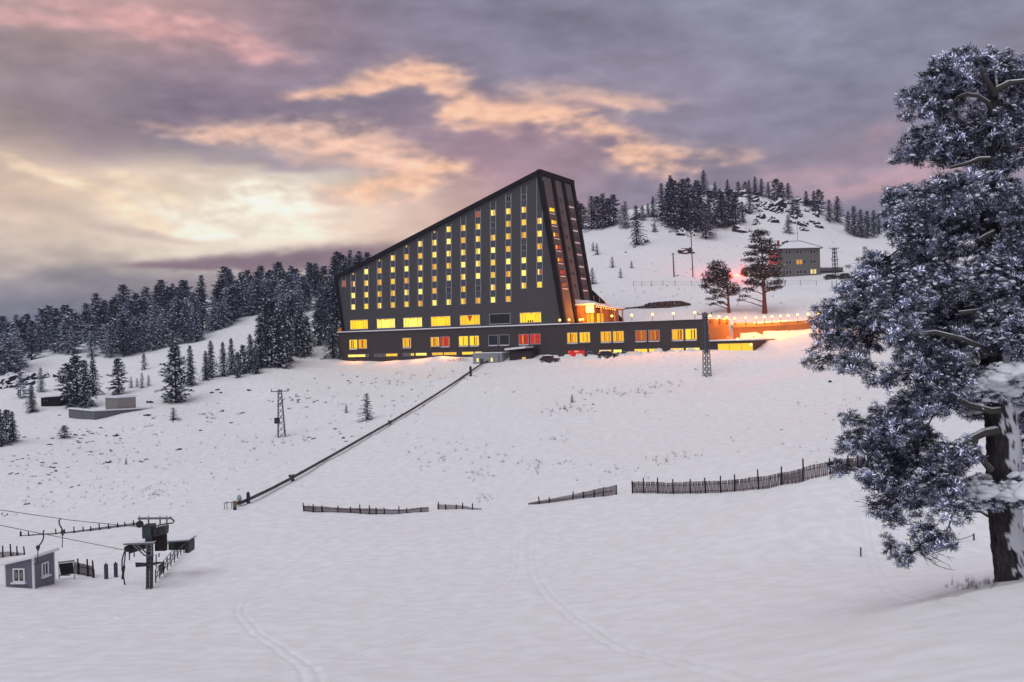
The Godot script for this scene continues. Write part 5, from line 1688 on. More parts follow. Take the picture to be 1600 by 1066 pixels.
func build_fences() -> void:
	snow_fence("long brown slatted snow fence running up to the great pine", [[988, 771], [1050, 772], [1102, 771], [1150, 768], [1187, 765], [1222, 758], [1257, 752], [1295, 743], [1325, 737], [1352, 731]], true,
		[[989, 771, 1.25], [1005, 771, 1.5], [1027, 771, 1.55], [1052, 771, 1.4], [1077, 771, 1.35], [1102, 771, 1.45], [1125, 771, 1.55], [1148, 771, 1.55], [1186, 765, 1.75], [1221, 757, 1.6], [1256, 752, 1.85], [1297, 742, 1.35], [1325, 737, 1.3], [1340, 735, 1.3]], 1.12, 1.05, 0.16, 0.03)
	snow_fence("longest low brown snow fence in the middle, sunk in the snow", [[474, 799], [495, 801], [530, 801], [565, 803], [590, 804], [620, 803], [645, 801], [670, 800]], false,
		[[475, 800, 0.95], [490, 800, 0.9], [503, 800, 0.8], [529, 801, 0.75], [547, 801, 0.7], [564, 803, 1.0], [577, 803, 0.95], [588, 803, 0.75], [601, 803, 0.7], [624, 803, 0.8], [636, 801, 0.6], [658, 801, 0.55]], 0.62, 0.5, 0.11, 0.08)
	snow_fence("shortest low brown snow fence, between the two longer ones", [[684, 796], [700, 796], [725, 796], [745, 797], [752, 797]], false,
		[[685, 796, 0.8], [697, 796, 0.6], [712, 796, 0.55], [723, 796, 0.7], [738, 796, 0.7]], 0.55, 0.2, 0.11, 0.04)
	snow_fence("wedge-shaped brown snow fence that rises out of the snow to the right", [[826, 789], [850, 787], [880, 783], [910, 779], [940, 776], [963, 773]], false,
		[[843, 787, 0.75], [859, 785, 0.6], [895, 781, 0.85], [912, 779, 0.7], [928, 777, 0.75], [942, 775, 0.95], [963, 773, 1.0]], 0.18, 0.95, 0.11, 0.03)
	snow_fence("low netting fence on the left, behind the lift's cables", [[32, 838], [70, 836], [110, 833], [150, 829], [190, 824], [218, 821]], false,
		[[11, 841, 0.5], [22, 840, 0.5], [33, 839, 0.6], [45, 838, 0.5], [87, 835, 0.6], [101, 834, 0.5], [116, 833, 0.7], [129, 831, 0.6], [142, 830, 0.55], [155, 829, 0.75], [170, 827, 0.6], [184, 825, 0.55], [196, 824, 0.55], [209, 822, 0.6]], 0.10, 0.34, 0.11, 0.03)
	snow_fence("brown snow fence behind the small grey hut, cut by the photo's edge", [[-30, 874], [0, 872], [20, 869], [39, 867]], false, [[5, 872, 1.1], [18, 870, 1.15], [28, 869, 0.9], [40, 867, 0.8]], 0.85, 0.15, 0.11, 0.03)
	# short stretch of netting with a plank frame right of the hut
	snow_fence("short reddish netting fence right of the small grey hut", [[116, 897], [130, 899], [147, 903]], false, [[123, 898, 1.3], [138, 900, 1.4], [147, 902, 1.4], [152, 906, 0.7]], 0.95, 0.85, 0.1, 0.02)
	var p := on_ground(104, 905)
	var o := thing("plank_frame", "dark plank hurdle with a pale rail beside the small grey hut", "hurdle", p)
	var b := MB.new()
	b.beam(Vector3(-0.5, 0.75, 0), Vector3(0.55, 0.85, 0), 0.05, 0.9)
	part("board", b, mat("hurdle_dark", Color(0.02, 0.02, 0.022), 0.9), o)
	b = MB.new()
	b.beam(Vector3(-0.6, 1.3, 0.02), Vector3(0.65, 1.42, 0.02), 0.08, 0.12)
	b.beam(Vector3(-0.6, 0.3, 0.02), Vector3(0.3, 0.3, 0.02), 0.08, 0.08)
	part("rail", b, mat("hurdle_pale", Color(0.25, 0.24, 0.24), 0.8), o)
	for x in [-0.58, 0.6]:
		b = MB.new()
		b.rod(Vector3(x, -0.6, 0), Vector3(x, 1.4, 0), 0.035)
		part("post", b, mat("hurdle_pale", Color(0.25, 0.24, 0.24), 0.8), o)
	for q in [[166, 905, 1.15, "left"], [181, 902, 1.1, "right"]]:
		b = MB.new()
		b.box(Vector3(0, q[2] * 0.5 - 0.2, 0), Vector3(0.24, q[2] + 0.4, 0.2))
		o = thing("padded_post", "thick blue-grey padded post between hut and lift, the %s of two" % q[3], "post", on_ground(q[0], q[1]))
		part("pad", b, mat("pad_blue", Color(0.035, 0.045, 0.085), 0.7), o)
		b = MB.new()
		b.rod(Vector3(0, q[2] * 0.9, 0), Vector3(0, q[2] + 0.12, 0), 0.05)
		part("stake", b, mat("dark_box", Color(0.02, 0.02, 0.025), 0.6), o)
	# wire fence with thin posts across the far snow field
	o = thing("wire_fence", "thin wire fence with spaced posts across the snow field below the house", "fence", on_ground(985, 446))
	var org := o.position
	var prev := Vector3.ZERO
	var xs := [990, 1003, 1018, 1036, 1055, 1081, 1104, 1128, 1152, 1178, 1204, 1227, 1251, 1276]
	var w := MB.new()
	for i in xs.size():
		var q := on_ground(xs[i], 447.5 - i * 0.1)
		b = MB.new()
		b.rod(q - org - Vector3(0, 0.3, 0), q - org + Vector3(0, 1.6, 0), 0.06)
		part("post", b, mat("wire_post", Color(0.08, 0.08, 0.09), 0.8), o)
		if i > 0:
			for k in [0.5, 1.0, 1.45]:
				w.rod(prev - org + Vector3(0, k, 0), q - org + Vector3(0, k, 0), 0.02, 4)
		prev = q
	part("wire", w, mat("wire_post", Color(0.08, 0.08, 0.09), 0.8), o)
	for q in [[1300, 449], [1307, 447], [1317, 443], [1326, 440], [1334, 437]]:
		var r := on_ground(q[0], q[1])
		b = MB.new()
		b.rod(r - org - Vector3(0, 0.3, 0), r - org + Vector3(0.1, 1.9, 0), 0.08)
		part("post", b, mat("wire_post", Color(0.08, 0.08, 0.09), 0.8), o)
	# little chain fence and stakes beyond the great pine's foot
	for q in [[1345, 870, "lone short stake in the snow left of the great pine's foot"], [1392, 866, "thicker short stake under the great pine's lowest hanging twigs"]]:
		b = MB.new()
		b.rod(Vector3(0, -0.3, 0), Vector3(0.02, 0.55, 0), 0.05)
		solo("stake", b, mat("stake_wood", Color(0.09, 0.075, 0.07), 0.9), q[2], "stake", on_ground(q[0], q[1]))
	var a := on_ground(1482, 853)
	var e := on_ground(1522, 844)
	o = thing("chain_fence", "sagging chain between two short posts behind the great pine's trunk", "fence", a)
	for q in [Vector3.ZERO, e - a]:
		b = MB.new()
		b.rod(q - Vector3(0, 0.3, 0), q + Vector3(0, 0.42, 0), 0.06)
		part("post", b, mat("stake_wood", Color(0.09, 0.075, 0.07), 0.9), o)
	for i in 14:
		var f := i / 13.0
		b = MB.new()
		b.ball((e - a) * f + Vector3(0, 0.34 - 0.4 * f * (1 - f), 0), Vector3(0.06, 0.035, 0.035), 4, 6)
		part("link", b, mat("dark_box", Color(0.02, 0.02, 0.025), 0.6), o)

func build_lift() -> void:
	var depth := 72.0
	var m := depth / FOCAL
	var foot := at(232, 921, depth)
	foot.y = ground(foot.x, foot.z)
	var o := thing("lift_station", "dark green ski lift drive station on a lattice pillar with a truss arm", "ski lift", foot)
	var loc := func(px: float, py: float, z: float) -> Vector3:
		return at(px, py, depth) - foot + Vector3(0, 0, z)
	var green := mat("lift_green", Color(0.014, 0.028, 0.030), 0.55)
	var steel := mat("lift_steel", Color(0.16, 0.16, 0.19), 0.5, 0.4)
	var dark := mat("lift_dark", Color(0.016, 0.016, 0.02), 0.6)
	var rust := mat("lift_rust", Color(0.065, 0.028, 0.022), 0.85)
	grain(rust, 0.05, Color(0.020, 0.015, 0.015), Color(0.042, 0.027, 0.024), 2.0, 0.0, 41)
	var snow := mat("roof_snow", Color(0.82, 0.82, 0.86), 0.85)
	var b := MB.new()
	for x in [230.4, 236.2]:
		b.beam(loc.call(x, 926, 0.15), loc.call(x + 0.8, 838, 0.15), 0.11, 0.11)
		b.beam(loc.call(x, 926, -0.15), loc.call(x + 0.8, 838, -0.15), 0.11, 0.11)
	b.beam(loc.call(233.5, 890, 0), loc.call(234.2, 838, 0), 0.3, 0.28)
	part("pillar", b, green, o)
	b = MB.new()
	for i in 12:
		b.beam(loc.call(230.4, 918 - i * 6, 0.2), loc.call(236.6, 918 - i * 6, 0.2), 0.03, 0.03)
	part("ladder", b, steel, o)
	# drive housing above
	b = MB.new()
	b.span(loc.call(226, 840, -0.5), loc.call(240, 819.5, 0.5))
	b.span(loc.call(229, 846, -0.3), loc.call(239, 840, 0.3))
	part("drive_box", b, green, o)
	b = MB.new()
	b.prism(PackedVector2Array([Vector2(0, 0), Vector2(0.95, 0.18), Vector2(1.0, 0.75), Vector2(0.55, 0.72), Vector2(0, 0.6)]), -0.35, 0.35)
	part("gear_housing", b, dark, o, loc.call(241, 838, 0))
	b = MB.new()
	b.span(loc.call(232, 834, 0.5), loc.call(239, 822, 0.54))
	part("hatch", b, mat("lift_green_light", Color(0.022, 0.042, 0.042), 0.5), o)
	b = MB.new()
	b.span(loc.call(241, 862, -0.5), loc.call(257, 833, -0.1))
	part("rusty_panel", b, rust, o)
	# top beam on three posts with the upper sheave
	b = MB.new()
	b.beam(loc.call(216, 810, 0), loc.call(267, 809.5, 0), 0.3, 0.16)
	part("top_beam", b, steel, o)
	b = MB.new()
	b.beam(loc.call(217, 808.3, 0), loc.call(266, 807.8, 0), 0.28, 0.06)
	part("beam_snow", b, snow, o)
	for x in [218, 232, 250, 260.5]:
		b = MB.new()
		b.beam(loc.call(x, 821, 0), loc.call(x, 806.5, 0), 0.09, 0.09)
		part("hanger", b, steel, o)
	for q in [[219, 819, 0.26], [200, 857, 0.24]]:
		b = MB.new()
		b.rod(Vector3(0, 0, -0.1), Vector3(0, 0, 0.1), q[2], 16)
		b.rod(Vector3(0, 0, -0.16), Vector3(0, 0, 0.16), q[2] * 0.4, 10)
		part("sheave", b, dark, o, loc.call(q[0], q[1], 0.1))
	b = MB.new()
	for q in [[[267, 810], [272, 814]], [[272, 814], [270, 817.5]], [[270, 817.5], [252, 820]], [[244, 822], [262, 818]]]:
		b.beam(loc.call(q[0][0], q[0][1], 0), loc.call(q[1][0], q[1][1], 0), 0.08, 0.08)
	part("tension_arm", b, dark, o)
	b = MB.new()
	b.beam(loc.call(244, 834, 0.3), loc.call(262, 822, 0.3), 0.06, 0.14)
	b.beam(loc.call(249, 834, 0.32), loc.call(250, 818, 0.32), 0.06, 0.06)
	part("stair_rail", b, steel, o)
	# lower arm: plank, truss and the lower sheave
	b = MB.new()
	b.beam(loc.call(196, 849, 0.1), loc.call(243, 847, 0.1), 0.7, 0.12)
	part("arm_plank", b, steel, o)
	b = MB.new()
	b.beam(loc.call(197, 847.6, 0.1), loc.call(243, 845.6, 0.1), 0.66, 0.06)
	part("arm_snow", b, snow, o)
	b = MB.new()
	for q in [[[211, 850], [229, 867]], [[217, 850], [233, 864]], [[229, 867], [243, 866]], [[240, 848], [239, 866]], [[232, 848], [232, 867]]]:
		b.beam(loc.call(q[0][0], q[0][1], 0.35), loc.call(q[1][0], q[1][1], 0.35), 0.09, 0.09)
	part("truss", b, steel, o)
	b = MB.new()
	for i in 3:
		b.span(loc.call(232, 861 - i * 4.5, 0.2), loc.call(240, 859 - i * 4.5, 0.3))
	part("rung", b, steel, o)
	b = MB.new()
	b.prism(PackedVector2Array([Vector2(0, -0.35), Vector2(0, 0.35), Vector2(1.1, 0.4), Vector2(1.25, 0.0)]), -0.2, 0.05)
	part("sheave_cover", b, dark, o, loc.call(200, 859, -0.1))
	b = MB.new()
	b.span(loc.call(206, 862, -0.9), loc.call(228, 850, -0.75))
	part("rear_cabinet", b, dark, o)
	for q in [[199.5, 866, 877], [207, 862, 872], [241.5, 868, 888], [246, 866, 872]]:
		b = MB.new()
		b.rod(loc.call(q[0], q[2], -0.3), loc.call(q[0], q[1], -0.3), 0.045)
		part("stay", b, dark, o)
	# sideways signs on the pillar
	b = MB.new()
	b.prism(PackedVector2Array([Vector2(-0.95, -0.18), Vector2(-0.97, 0.18), Vector2(-0.1, 0.12), Vector2(-0.1, -0.14)]), 0.2, 0.26)
	part("sign_board", b, dark, o, loc.call(233.5, 881, 0))
	b = MB.new()
	b.prism(PackedVector2Array([Vector2(0.1, -0.14), Vector2(0.1, 0.10), Vector2(0.75, 0.17), Vector2(1.15, 0.14), Vector2(0.8, 0.02)]), 0.2, 0.26)
	part("sign_arrow", b, dark, o, loc.call(233.5, 881, 0))
	# operator's shelter behind, on the right
	var s := thing("lift_shelter", "low dark shelter with a long plank roof right behind the lift station", "shelter", rest(at(277, 864, 76.0)))
	var so := s.position
	var sl := func(px: float, py: float, z: float) -> Vector3:
		return at(px, py, 76.0) - so + Vector3(0, 0, z)
	b = MB.new()
	b.span(sl.call(273, 859, -1.2), sl.call(296, 846, 0.2))
	part("wall", b, rust, s)
	b = MB.new()
	b.span(sl.call(291, 863, -1.0), sl.call(297, 846, 0.35))
	part("side_wall", b, dark, s)
	b = MB.new()
	b.span(sl.call(263, 860, -0.6), sl.call(272, 846, 0.0))
	part("cabinet", b, green, s)
	b = MB.new()
	b.beam(sl.call(256, 845.6, -0.4), sl.call(298, 843, -0.4), 1.9, 0.1)
	part("roof", b, steel, s)
	b = MB.new()
	b.beam(sl.call(256, 844, -0.4), sl.call(298, 841.4, -0.4), 1.8, 0.07)
	part("roof_snow", b, snow, s)
	b = MB.new()
	b.beam(sl.call(284, 855, 0.3), sl.call(294, 845, 0.3), 0.07, 0.07)
	b.beam(sl.call(258, 860, 0.3), sl.call(264, 848, 0.3), 0.07, 0.07)
	part("brace", b, steel, s)
	# railings: the long one on the right, the bent one on the left
	var a := on_ground(243, 911)
	var e := on_ground(287, 864)
	var r := thing("boarding_railing", "long grey railing slanting up the snow right of the lift pillar", "railing", a)
	var n := 9
	for i in n:
		var f := i / float(n - 1)
		var p := rest(a.lerp(e, f)) - a
		b = MB.new()
		b.rod(p - Vector3(0, 0.3, 0), p + Vector3(0.02, 1.0 + 0.25 * f, 0), 0.045)
		part("post", b, dark, r)
		if i < n - 1:
			var q := rest(a.lerp(e, (i + 1.0) / (n - 1))) - a
			for k in [0.35, 0.7, 1.0]:
				b = MB.new()
				b.rod(p + Vector3(0, k * (1.0 + 0.25 * f), 0), q + Vector3(0, k * (1.0 + 0.25 * (f + 0.12)), 0), 0.035)
				part("rail", b, steel, r)
			b = MB.new()
			b.rod(p + Vector3(0, 0.1, 0), q + Vector3(0, 1.0, 0), 0.03)
			part("brace", b, steel, r)
	b = MB.new()
	var mid := rest(a.lerp(e, 0.16)) - a
	var mid2 := rest(a.lerp(e, 0.3)) - a
	b.face(mid + Vector3(0, 0.15, 0.06), mid2 + Vector3(0, 0.2, 0.06), mid2 + Vector3(0, 1.05, 0.06), mid + Vector3(0, 1.0, 0.06), Vector3.BACK)
	part("panel", b, rust, r)
	a = on_ground(195, 914)
	r = thing("guide_railing", "bent dark tube railing left of the lift pillar", "railing", a)
	var bend := [[195, 915], [193, 903], [190.5, 890], [190.5, 875], [193, 866], [195, 861]]
	var path := PackedVector3Array()
	var rr := PackedFloat32Array()
	for q in bend:
		path.append(at(q[0], q[1], -a.z) - a)
		rr.append(0.055)
	b = MB.new()
	b.tube(path, rr, 8)
	part("tube", b, dark, r)
	b = MB.new()
	b.tube(PackedVector3Array([at(193.5, 884, -a.z) - a, at(195, 872, -a.z - 1.0) - a, at(196, 860, -a.z - 2.0) - a]), PackedFloat32Array([0.05, 0.05, 0.05]), 8)
	b.rod(at(194, 884, -a.z) - a, at(191, 905, -a.z) - a, 0.09)
	part("brace", b, dark, r)
	# cables and the two towing hooks
	for q in [[[-260, 757, 62.0], [0, 797, 67.0], [110, 813, 69.5], [219, 824, 72.0], "upper haul cable of the ski lift running off to the left"], [[-260, 778, 62.0], [0, 821, 67.0], [100, 841, 69.5], [200, 861, 72.0], "lower haul cable of the ski lift running off to the left"]]:
		b = MB.new()
		path = PackedVector3Array()
		rr = PackedFloat32Array()
		for i in 4:
			path.append(at(q[i][0], q[i][1], q[i][2]))
			rr.append(0.022)
		b.tube(path, rr, 6)
		solo("haul_cable", b, mat("cable", Color(0.06, 0.06, 0.075), 0.5, 0.5), q[4], "cable")
	for q in [[67, 833.5, 68.6, [[1.5, -5], [0, 0], [1.0, 6], [-1, 12], [-5, 18], [-7.5, 22]], [[-8, 22], [-8.5, 47]], 1, "tow hook with a spring box and crossbar hanging before the grey hut"], [94, 810.5, 69.2, [[0.5, 0], [-2, 3], [-1.5, 9], [2, 15], [3.5, 19]], [[3.5, 21], [3.0, 46]], 0, "tow hook with a spring box and straight rod behind the grey hut's roof"]]:
		var org := at(q[0], q[1], q[2])
		var t := thing("tow_hook", q[6], "tow hook", org)
		path = PackedVector3Array()
		rr = PackedFloat32Array()
		for c in q[3]:
			path.append(at(q[0] + c[0], q[1] + c[1], q[2]) - org)
			rr.append(0.05)
		b = MB.new()
		b.tube(path, rr, 8)
		part("hook", b, dark, t)
		var c0: Vector3 = at(q[0] + q[4][0][0], q[1] + q[4][0][1], q[2]) - org
		b = MB.new()
		b.ball(c0, Vector3(0.15, 0.17, 0.12), 8, 12)
		b.box(c0 - Vector3(0, 0.14, 0), Vector3(0.12, 0.2, 0.1))
		part("spring_box", b, green, t)
		var c1: Vector3 = at(q[0] + q[4][1][0], q[1] + q[4][1][1], q[2]) - org
		b = MB.new()
		b.rod(c0, c1, 0.03)
		part("rod", b, dark, t)
		if q[5] == 1:
			b = MB.new()
			b.beam(c1 + Vector3(-0.28, -0.06, 0), c1 + Vector3(0.28, 0.1, 0), 0.07, 0.05)
			part("crossbar", b, dark, t)

func build_hut() -> void:
	var c := at(52.5, 914, 70.5)
	c.y = ground(c.x, c.z)
	var o := thing("operator_hut", "small grey clad hut with white trim, two windows and a snowy lean-to roof", "hut", c, 0.0)
	var al := 0.61
	var across := Vector3(0.891, 0, -0.453)
	var away := Vector3(-0.453, 0, -0.891)
	var a := (away * sin(al) - across * cos(al)) * 2.25      # along the left face
	var e := (away * cos(al) + across * sin(al)) * 2.5       # along the right face
	var top := func(px: float, py: float, off: Vector3) -> float:
		var d := 70.5 - off.z
		return at(px, py, d).y - c.y
	var h0: float = top.call(52.5, 872.5, Vector3.ZERO)
	var ha: float = top.call(8, 882.5, a)
	var hb: float = top.call(88, 862, e)
	var hc := ha + hb - h0
	var up := Vector3.UP
	var low := Vector3(0, -1.2, 0)
	var clad := mat("hut_cladding", Color(0.165, 0.165, 0.195), 0.8)
	var white := mat("hut_trim", Color(0.70, 0.70, 0.73), 0.7)
	# boards of the two visible walls, one by one; plain walls behind
	for f in [[a, ha, 8], [e, hb, 8]]:
		var dir: Vector3 = f[0]
		var out: Vector3 = (-e if f[0] == a else -a).normalized()
		var n: int = f[2]
		for i in n:
			var p := dir * (i / float(n))
			var q := dir * ((i + 0.97) / float(n))
			var b := MB.new()
			var hp := lerpf(h0, f[1], i / float(n))
			var hq := lerpf(h0, f[1], (i + 0.97) / float(n))
			var t := -out * 0.05
			b.face(p + low, q + low, q + up * hq, p + up * hp, out)
			b.face(p + low + t, q + low + t, q + up * hq + t, p + up * hp + t, -out)
			b.face(p + low, p + low + t, p + up * hp + t, p + up * hp, -dir)
			b.face(q + low, q + low + t, q + up * hq + t, q + up * hq, dir)
			part("board", b, clad, o)
	var b := MB.new()
	b.face(a + low, a + e + low, a + e + up * hc, a + up * ha, a)
	b.face(e + low, a + e + low, a + e + up * hc, e + up * hb, e)
	var ins := 0.06
	var ai := a * (1 - ins)
	var ei := e * (1 - ins)
	var o0 := a * ins * 0.5 + e * ins * 0.5
	b.face(o0 + low, o0 + ai + low, o0 + ai + up * (ha - 0.05), o0 + up * (h0 - 0.05), -e)
	b.face(o0 + low, o0 + ei + low, o0 + ei + up * (hb - 0.05), o0 + up * (h0 - 0.05), -a)
	part("wall", b, clad, o)
	b = MB.new()
	b.beam(low + (-a - e).normalized() * 0.01, up * h0 + (-a - e).normalized() * 0.01, 0.13, 0.13, a)
	part("corner_trim", b, white, o)
	for q in [[a, ha], [e, hb]]:
		b = MB.new()
		b.beam(q[0] + low, q[0] + up * q[1], 0.09, 0.09, a)
		part("corner_trim", b, white, o)
	# roof slab and the snow on it
	var ua := a.normalized() * 0.28
	var ue := e.normalized() * 0.28
	var grad_a := (ha - h0) / a.length()
	var grad_e := (hb - h0) / e.length()
	var corners := []
	for q in [[-ua - ue, h0 - 0.28 * grad_a - 0.28 * grad_e], [a + ua - ue, ha + 0.28 * grad_a - 0.28 * grad_e], [a + e + ua + ue, hc + 0.28 * (grad_a + grad_e)], [e - ua + ue, hb - 0.28 * grad_a + 0.28 * grad_e]]:
		corners.append(q[0] + up * q[1])
	for layer in [[0.0, 0.09, "roof", white], [0.093, 0.22, "roof_snow", mat("roof_snow", Color(0.82, 0.82, 0.86), 0.85)]]:
		b = MB.new()
		for i in 4:
			var p: Vector3 = corners[i]
			var q: Vector3 = corners[(i + 1) % 4]
			b.face(p + up * layer[0], q + up * layer[0], q + up * layer[1], p + up * layer[1], (p + q) * 0.5 - (corners[0] + corners[2]) * 0.5)
		b.face(corners[0] + up * layer[1], corners[1] + up * layer[1], corners[2] + up * layer[1], corners[3] + up * layer[1], up)
		b.face(corners[0] + up * layer[0], corners[1] + up * layer[0], corners[2] + up * layer[0], corners[3] + up * layer[0], -up)
		part(layer[2], b, layer[3], o)
	# windows
	var glass := mat("hut_glass", Color(0.02, 0.025, 0.025), 0.1)
	var w := window(o, a * 0.50 + up * (lerpf(h0, ha, 0.5) * 0.50) - e.normalized() * 0.01, 0.95, 1.02, atan2(-e.x, -e.z), glass, 1, null, true, white, 0.1)
	b = MB.new()
	for i in 4:
		b.box(Vector3(-0.3 + i * 0.05, 0.05 - i * 0.03, 0.034), Vector3(0.05, 0.7 - i * 0.12, 0.01))
		b.box(Vector3(0.27 - i * 0.05, 0.0, 0.034), Vector3(0.05, 0.7 - i * 0.15, 0.01))
	part("curtain", b, mat("hut_curtain", Color(0.20, 0.20, 0.17), 0.9), w)
	window(o, e * 0.52 + up * (lerpf(h0, hb, 0.5) * 0.52) - a.normalized() * 0.01, 0.8, 1.0, atan2(-a.x, -a.z), glass, 1, null, true, white, 0.1)

func build_pipe() -> void:
	var pts := [[369, 793], [378, 791], [394, 784], [425, 769], [455, 753], [520, 716], [565, 690], [610, 664], [645, 643], [680, 621], [712, 600], [735, 584], [752, 572], [764, 567]]
	var first := on_ground(369, 793)
	var o := thing("slope_pipe", "black pipe running straight down the snow from the hotel to the valley", "pipe", first)
	for seg in 2:
		var path := PackedVector3Array()
		var rr := PackedFloat32Array()
		for i in range(0 if seg == 0 else 9, 10 if seg == 0 else pts.size()):
			var p := on_ground(pts[i][0], pts[i][1])
			path.append(p - first + Vector3(0, 0.45, 0))
			rr.append(0.20)
		var fine := PackedVector3Array()
		for i in path.size() - 1:
			for k in 6:
				var q := path[i].lerp(path[i + 1], k / 6.0)
				q.y = maxf(q.y, ground(q.x + first.x, q.z + first.z) - first.y + 0.3)
				fine.append(q)
		fine.append(path[-1])
		rr.resize(fine.size())
		rr.fill(0.20)
		var b := MB.new()
		b.tube(fine, rr, 10)
		part("pipe_run", b, mat("pipe_black", Color(0.014, 0.015, 0.022), 0.5) if seg == 0 else mat("pipe_brown", Color(0.05, 0.026, 0.018), 0.6), o)
	for q in [[456, 752, "pipe_black", 0.5, Color(0.03, 0.045, 0.07)], [609, 664, "valve_green", 0.4, Color(0.03, 0.08, 0.07)]]:
		var p := on_ground(q[0], q[1]) - first + Vector3(0, 0.45, 0)
		var b := MB.new()
		b.box(p, Vector3(q[3] * 1.1, q[3] * 1.2, q[3]))
		b.box(p + Vector3(q[3] * 0.5, q[3] * 0.6, 0), Vector3(q[3] * 0.7, q[3] * 0.5, q[3] * 0.8))
		b.box(p + Vector3(-q[3] * 0.5, q[3] * 0.55, 0), Vector3(q[3] * 0.5, q[3] * 0.5, q[3] * 0.8))
		b.box(p + Vector3(q[3] * 0.3, -q[3] * 0.65, 0), Vector3(q[3] * 0.8, q[3] * 0.4, q[3] * 0.8))
		part("valve", b, mat("valve %d" % q[0], q[4], 0.6), o)
	var b := MB.new()
	b.box(Vector3(0, 0.9, 0), Vector3(0.5, 2.2, 0.45))
	b.box(Vector3(0, 2.05, 0), Vector3(0.4, 0.25, 0.4))
	solo("marker_post", b, mat("post_dark", Color(0.012, 0.013, 0.018), 0.7), "black square post beside the upper end of the pipe", "post", on_ground(735.5, 588))
	b = MB.new()
	b.lathe(Vector3.ZERO, PackedVector2Array([Vector2(0.001, -0.3), Vector2(0.22, -0.3), Vector2(0.22, 1.15), Vector2(0.16, 1.3), Vector2(0.001, 1.42)]), 10)
	solo("blue_hydrant", b, mat("hydrant_blue", Color(0.018, 0.020, 0.055), 0.6), "dark blue pointed hydrant at the pipe's lower end", "hydrant", on_ground(388, 787))
	var y := thing("yellow_hydrant", "yellow-topped hydrant with a dark foot at the pipe's very end", "hydrant", on_ground(367, 797))
	b = MB.new()
	b.lathe(Vector3.ZERO, PackedVector2Array([Vector2(0.001, 0.35), Vector2(0.22, 0.35), Vector2(0.25, 1.0), Vector2(0.001, 1.05)]), 10)
	part("head", b, mat("hydrant_yellow", Color(0.16, 0.13, 0.03), 0.6), y)
	b = MB.new()
	b.lathe(Vector3.ZERO, PackedVector2Array([Vector2(0.001, -0.3), Vector2(0.2, -0.3), Vector2(0.2, 0.36), Vector2(0.001, 0.36)]), 10)
	part("foot", b, mat("hydrant_blue", Color(0.018, 0.020, 0.055), 0.6), y)
	b = MB.new()
	b.lathe(Vector3.ZERO, PackedVector2Array([Vector2(0.001, -0.2), Vector2(0.18, -0.2), Vector2(0.18, 0.6), Vector2(0.32, 0.65), Vector2(0.26, 1.0), Vector2(0.1, 1.25), Vector2(0.001, 1.27)]), 10)
	solo("frosted_hydrant", b, mat("hydrant_pale", Color(0.30, 0.38, 0.38), 0.7), "pale frosted green hydrant between the blue and yellow ones", "hydrant", on_ground(374, 790))
	b = MB.new()
	var f := on_ground(356, 796)
	for q in [[-0.4, 0.75], [-0.1, 0.95], [0.45, 0.8]]:
		b.rod(Vector3(q[0], -0.2, 0), Vector3(q[0], q[1], 0), 0.04)
	b.rod(Vector3(-0.4, 0.72, 0), Vector3(0.7, 0.82, 0), 0.04)
	solo("tube_stand", b, mat("stand_brown", Color(0.05, 0.04, 0.035), 0.7), "thin tube stand left of the hydrants at the pipe's end", "stand", f)

